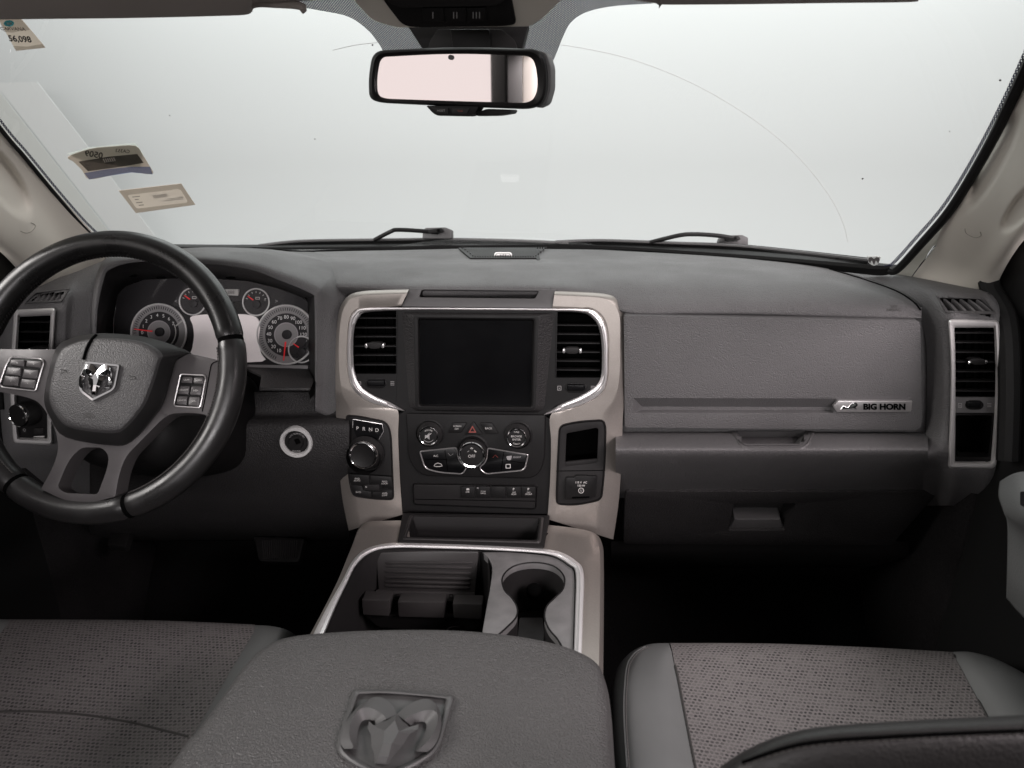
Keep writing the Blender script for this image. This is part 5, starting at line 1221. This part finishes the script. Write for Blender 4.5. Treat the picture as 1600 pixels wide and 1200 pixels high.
# ================================================================ MIRROR, OVERHEAD CONSOLE, VISORS
rm = thing('rear_view_mirror', 'wide black rear view mirror hanging under the overhead console', 'mirror', PY(718, 60, .93))
c0 = PY(715, 125, .905)
MN = V((-.19, -.98, -.01)).normalized()
MP = Plane(c0, MN)
fm = lambda pts: zz(500, 0, 3.636, pts)
MO = rpoly(fm([(300, 288), (760, 265), (1235, 278), (1285, 330), (1300, 480), (1275, 590), (1200, 622), (760, 605), (340, 585), (280, 560), (275, 440)]), [18, 120, 14, 20, 30, 20, 18, 120, 16, 10, 30], 6)
M1 = rpoly(fm([(318, 305), (760, 284), (1205, 297), (1245, 330), (1262, 480), (1240, 570), (1190, 600), (760, 588), (345, 572), (300, 545), (292, 440)]), [16, 120, 12, 20, 30, 20, 16, 120, 14, 10, 30], 6)
MI = rpoly(fm([(338, 325), (760, 302), (1185, 318), (1222, 350), (1240, 480), (1222, 555), (1180, 585), (760, 574), (365, 560), (322, 535), (316, 440)]), [12, 120, 10, 20, 30, 20, 12, 120, 12, 10, 30], 6)
mb = band('housing', MP, MO, MI, [(0, -.03), (0, -.004), (.15, .002), (.4, .004), (.8, .0015), (1, -.003)], 'black', rm, angle=45)
plate('housing_back', MP, M1, -.035, -.022, 'black', rm, bev=.008)
plate('side_shell', MP, rpoly(fm([(1215, 280), (1285, 300), (1310, 380), (1310, 500), (1285, 590), (1225, 618), (1262, 480)]), 6, 4), -.03, -.006, 'dash_smooth', rm, bev=.006, seg=3)
mg = plate('mirror_glass', MP, MI, -.02, -.0022, 'mirror', rm)
plate('sensor_eye', MP, circ(704, 89.5, 4, None, 16), -.002, .0, 'dash_smooth', rm)
ch_ = plate('chin', MP, rpoly(fm([(600, 600), (905, 600), (865, 662), (655, 658)]), [4, 4, 8, 8], 4), -.02, .001, 'black', rm, bev=.002)
for pts, tx, mm in ((fm([(632, 610), (728, 612), (728, 648), (665, 645)]), 'ASSIST', 'print_dim'), (fm([(750, 612), (852, 614), (832, 650), (750, 648)]), 'SOS', 'red_dim')):
    b = plate('button', MP, rpoly(pts, 2, 3), 0, .0026, 'black_soft', ch_, bev=.0006); text(tx, MP, *centre(pts), 3, mm, b, h=.003)
plate('under_pod', MP, rpoly(fm([(880, 640), (950, 618), (1088, 622), (1080, 645), (1000, 658), (890, 660)]), 3, 3), -.035, -.008, 'black', rm, bev=.003)
# mount behind the mirror, up to the glass
mt = PY(742, 60, .95)
plate('mount_cover', Plane(PY(742, 60, .955), (0, -1, .1)), rpoly(fm([(490, 135), (1185, 135), (1150, 275), (580, 275)]), 3, 3), -.02, 0, 'black', rm, bev=.003)
plate('mount_cover', Plane(PY(742, 60, .945), (0, -1, .1)), rpoly(fm([(670, 165), (1030, 165), (1110, 230), (1120, 275), (615, 275), (625, 230)]), [2, 2, 12, 2, 2, 12], 4), -.02, 0, 'black_soft', rm, bev=.004)
plate('mount_stem', Plane(PY(742, 60, .935), (0, -1, .1)), rpoly(fm([(740, 165), (960, 165), (975, 275), (755, 275)]), 2, 3), -.03, 0, 'black', rm, bev=.004)
oc = thing('overhead_console', 'overhead console with black button panel above the mirror', 'overhead console', PY(715, 0, .85))
OP = Plane(PY(715, 10, .88), (0, -.75, -.66))
SIL = rpoly(fm([(120, -200), (170, -20), (300, 118), (440, 158), (1190, 152), (1265, 105), (1400, -30), (1430, -200)]), [2, 20, 10, 8, 6, 8, 10, 2], 5)
plate('beige_housing', OP, SIL, -.05, .0, 'beige', oc, bev=.008, seg=3)
BLK = rpoly(fm([(300, -200), (340, -20), (470, 148), (560, 158), (1060, 150), (1115, 138), (1085, -20), (1080, -200)]), [2, 20, 12, 10, 10, 6, 6, 2], 5)
bp_ = plate('button_panel', OP, BLK, -.01, .004, 'black', oc, bev=.003)
plate('lamp_bump', OP, rpoly(fm([(350, -200), (380, 10), (450, 45), (1000, 35), (1050, 5), (1060, -200)]), [2, 8, 8, 8, 6, 2], 4), 0, .012, 'black_soft', oc, bev=.006, seg=3)
for i, (x0, x1) in enumerate(((580, 702), (708, 828), (834, 942))):
    b = plate('button', OP, [(q[0], q[1]) for q in fm([(x0, 48), (x1, 45), (x1+2, 125), (x0+8, 130)])], .003, .006, 'black', bp_, bev=.0006)
    for j in range(i+1):
        xx = (x0+x1)/2+(j-i/2)*18; plate('roman_numeral', OP, fm([(xx-2.5, 70), (xx+2.5, 70), (xx+2.5, 105), (xx-2.5, 105)]), .005, .0066, 'print_dim', b)
for nm, pts, lab in (('l', [(-60, 30), (60, 28.5), (200, 27), (330, 24), (388, 21), (391, 10), (398, 4), (440, 2), (520, -4), (560, -20)], 'grey brown folded sun visor along the top of the windshield above the steering wheel'),
                     ('r', [(905, -20), (960, -6), (1025, 4), (1035, 6), (1150, 5.5), (1300, 3.5), (1420, 2), (1436, -3), (1445, -20)], 'sun visor edge along the top of the windshield above the glove box')):
    v_ = thing('sun_visor', lab, 'sun visor', PY(*pts[4], .84))
    rows = [[PY(x, y-3, .86) for x, y in pts], [PY(x, y, .845) for x, y in pts], [PY(x, y-4, .825) for x, y in pts], [PY(x, y-60, .76)+V((0, 0, .0)) for x, y in pts], [PY(x, y-150, .68) for x, y in pts]]
    loft('visor_body', rows, 'headliner', v_, nu=5, nv=4, solid=.004)
    if nm == 'l':
        tube('visor_clip', [PY(x, y, .842) for x, y in cr([(388, 16), (392, 8), (405, 5), (430, 6), (462, 8), (474, 12), (470, 16)], 4)], .004, 'headliner', v_, seg=8)

# ================================================================ OUTSIDE: COWL AND WIPERS
cw = [[PY(x, y, Y) for x, y, Y in r] for r in ([(150, 388, 1.3), (400, 390, 1.5), (760, 388, 1.58), (1100, 399, 1.5), (1400, 425, 1.3)], [(140, 383, 1.36), (400, 385, 1.6), (760, 381, 1.7), (1100, 390, 1.6), (1420, 419, 1.36)], [(140, 392, 1.5), (400, 391, 1.75), (760, 390, 1.85), (1100, 400, 1.75), (1420, 428, 1.5)])]
o = loft('cowl', cw, 'rubber', None, nu=8, nv=3, solid=.004); tag(o, 'black cowl strip at the foot of the windshield', 'cowl')
def wiper(blade, arm, blk, lab):
    t = thing('wiper', lab, 'wiper', PY(*blk, 1.6), 'windshield wipers')
    tube('blade', [PY(x, y, Y) for x, y, Y in cr3(blade, 5)], .009, 'rubber', t, seg=8, flat=.8)
    tube('blade_edge', [PY(x, y-4, Y-.012) for x, y, Y in cr3(blade, 5)], .003, 'dash_smooth', t, seg=6)
    tube('arm', [PY(x, y, Y) for x, y, Y in cr3(arm, 5)], .0045, 'black', t, seg=8)
    x, y = blk
    s = Plane(PY(x, y, 1.6), (0, -1, .2))
    plate('pivot_block', s, rpoly([(x-22, y-1), (x-18, y-9), (x+14, y-10), (x+23, y-6), (x+23, y+8), (x-22, y+8)], 2, 3), -.03, 0, 'dash_smooth', t, bev=.003)
    plate('pivot_cap', s, rpoly([(x-14, y-6), (x+8, y-9), (x+12, y-3), (x-12, y)], 2, 3), 0, .01, 'black', t, bev=.003)
    lathe('pivot_pin', s.p(x+3, y-5, .01), V((0, -1, .2)), [(.003, -.002), (.003, .002), (0, .0025)], 'void', t, seg=12)
def cr3(p, n): return [tuple(v) for v in cr([V(q) for q in p], n)]
wiper([(405, 388, 1.56), (470, 381, 1.6), (580, 379, 1.63), (700, 378, 1.64), (800, 380, 1.64), (888, 384, 1.63)], [(585, 375, 1.62), (610, 362, 1.6), (622, 359, 1.6), (660, 361, 1.6), (685, 363, 1.6)], (682, 365), 'black wiper lying across the foot of the windshield beyond the cluster')
wiper([(868, 382, 1.63), (940, 380, 1.63), (1050, 384, 1.6), (1150, 388, 1.57), (1250, 398, 1.5), (1360, 411, 1.36)], [(1015, 379, 1.6), (1060, 368, 1.58), (1085, 366, 1.58), (1120, 368, 1.58), (1145, 372, 1.58)], (1146, 377), 'black wiper at the foot of the windshield beyond the glove box')

# ================================================================ STICKERS ON THE GLASS
def film(name, col, kind):                     # paper that lets the daylight through / ink that tints it
    m = bpy.data.materials.new(name); m.use_nodes = True; nt = m.node_tree; L = nt.links.new
    b_ = nt.nodes['Principled BSDF']; b_.inputs['Base Color'].default_value = (*col, 1); b_.inputs['Roughness'].default_value = .6
    t_ = nt.nodes.new('ShaderNodeBsdfTranslucent' if kind == 'paper' else 'ShaderNodeBsdfTransparent'); t_.inputs[0].default_value = (*col, 1)
    x_ = nt.nodes.new('ShaderNodeMixShader'); x_.inputs[0].default_value = .6 if kind == 'paper' else .9
    L(b_.outputs[0], x_.inputs[1]); L(t_.outputs[0], x_.inputs[2]); L(x_.outputs[0], nt.nodes['Material Output'].inputs[0]); MATS[name] = m
film('paper', (.80, .75, .69), 'paper'); film('paper_white', (.9, .93, .9), 'paper')
film('tint_tan', (.72, .70, .68), 'ink'); film('tint_ink', (.22, .21, .21), 'ink'); film('tint_grey', (.5, .49, .48), 'ink'); film('tint_blue', (.42, .48, .72), 'ink'); film('tint_teal', (.08, .45, .6), 'ink'); film('tint_black', (.05, .05, .06), 'ink')
def sticker(name, lab, poly, white=None):
    s = thing(name, lab, 'sticker', G.p(*centre(poly)))
    if white: plate('backing', G, white, .0003, .0005, 'paper_white', s)
    plate('paper', G, poly, .0005, .0013, 'paper', s)
    return s
def ink(name, pts, m, s, h=.0016):                 # one flat printed area
    bm = bmesh.new(); bm.faces.new([bm.verts.new(G.p(x, y, h)) for x, y in pts]); return from_bm(name, bm, m, s, smooth=False)
s = sticker('sticker', 'tan sticker with teal dot and handwritten 56,098 high on the windshield', rpoly([(-2, 29), (33, 28), (71, 73), (25, 78)], [2, 4, 2, 2], 4))
ink('tan_print', [(-2, 29), (33, 28), (47, 45), (30, 47), (20, 49), (6, 48)], 'tint_tan', s); ink('tan_print', [(20, 70), (42, 71), (66, 67), (71, 73), (25, 78)], 'tint_tan', s)
ink('teal_dot', circ(14, 34.5, 8, 5, 16), 'tint_teal', s, .0018); ink('dot_mark', [(10, 33), (18, 32.5), (18, 36.5), (11, 37)], 'paper', s, .002)
text('CARVANA', G, 20, 43, 5, 'tint_ink', s, h=.002, rot=1, sx=1.15, shear=-.4, bold=.02)
text('56,098', G, 31, 59, 9, 'tint_black', s, h=.002, bold=.03, shear=-.4, rot=3)
REG = cr([(106, 244), (140, 232), (175, 228), (211, 227), (222, 240), (232, 256), (238, 271), (205, 268), (172, 273), (139, 279), (128, 265), (115, 252)], 3, True)
s = sticker('sticker', 'curled registration sticker with mirrored number and blue lower edge on the windshield', REG, [(105, 240), (140, 230), (211, 223), (224, 240), (218, 262), (130, 250)])
ink('tan_print', REG, 'tint_tan', s)
text('CA353', G, 191, 234.5, 5, 'tint_ink', s, h=.002, flip=True, rot=5, bold=.02, sx=1.1); text('0509', G, 146, 240, 9, 'tint_ink', s, h=.002, flip=True, rot=9, bold=.03, sx=1.1)
ink('dark_panel', [(122, 251), (170, 243), (214, 239), (224, 253), (190, 259), (137, 266)], 'tint_ink', s, .0019)
for k in range(6): ink('panel_print', [(160+k*3.2, 246.5-k*.4), (161.6+k*3.2, 246.3-k*.4), (164.4+k*3.2, 252-k*.4), (162.8+k*3.2, 252.2-k*.4)], 'paper', s, .0022)
ink('blue_band', [(131, 269), (165, 263), (205, 259), (234, 259), (238, 271), (205, 268), (172, 273), (139, 279)], 'tint_blue', s, .0019)
P0 = [(185, 297), (283, 286), (305, 319), (212, 332)]; P1 = [(198, 303.5), (281, 294), (294, 315), (213, 325)]
s = sticker('sticker', 'flat tan service sticker with small mirrored print lowest on the windshield', P0)
band('tan_border', G, rpoly(P0, 1, 3), rpoly(P1, 4, 3), [(0, .0016), (1, .0016)], 'tint_tan', s)
ink('bar_code', [(238, 304), (260, 301), (262, 306), (240, 309)], 'tint_grey', s)
for x0, x1, y in ((206, 218, 306), (210, 216, 310), (212, 222, 315), (216, 224, 319), (254, 286, 312), (262, 286, 309), (278, 285, 306)):
    ink('print_line', [(x0, y), (x1, y-(x1-x0)*.1), (x1+.5, y+1.4-(x1-x0)*.1), (x0+.5, y+1.4)], 'tint_grey', s)
s = plate('decal', G, rpoly([(1355, 400), (1377, 400), (1373, 412), (1366, 415), (1358, 411)], 2, 3), .0004, .0008, 'sticker_white', None); tag(s, 'small ram head decal in the lower corner of the windshield', 'decal')
for sg in (1, -1):
    pts = [(1366+sg*a, b) for a, b in ((0, 404), (4, 401), (8, 402), (9, 406), (6, 411), (5, 408), (3, 406), (1, 411), (0, 413))]
    plate('ram_mark', G, pts, .0007, .0011, 'ink', s)
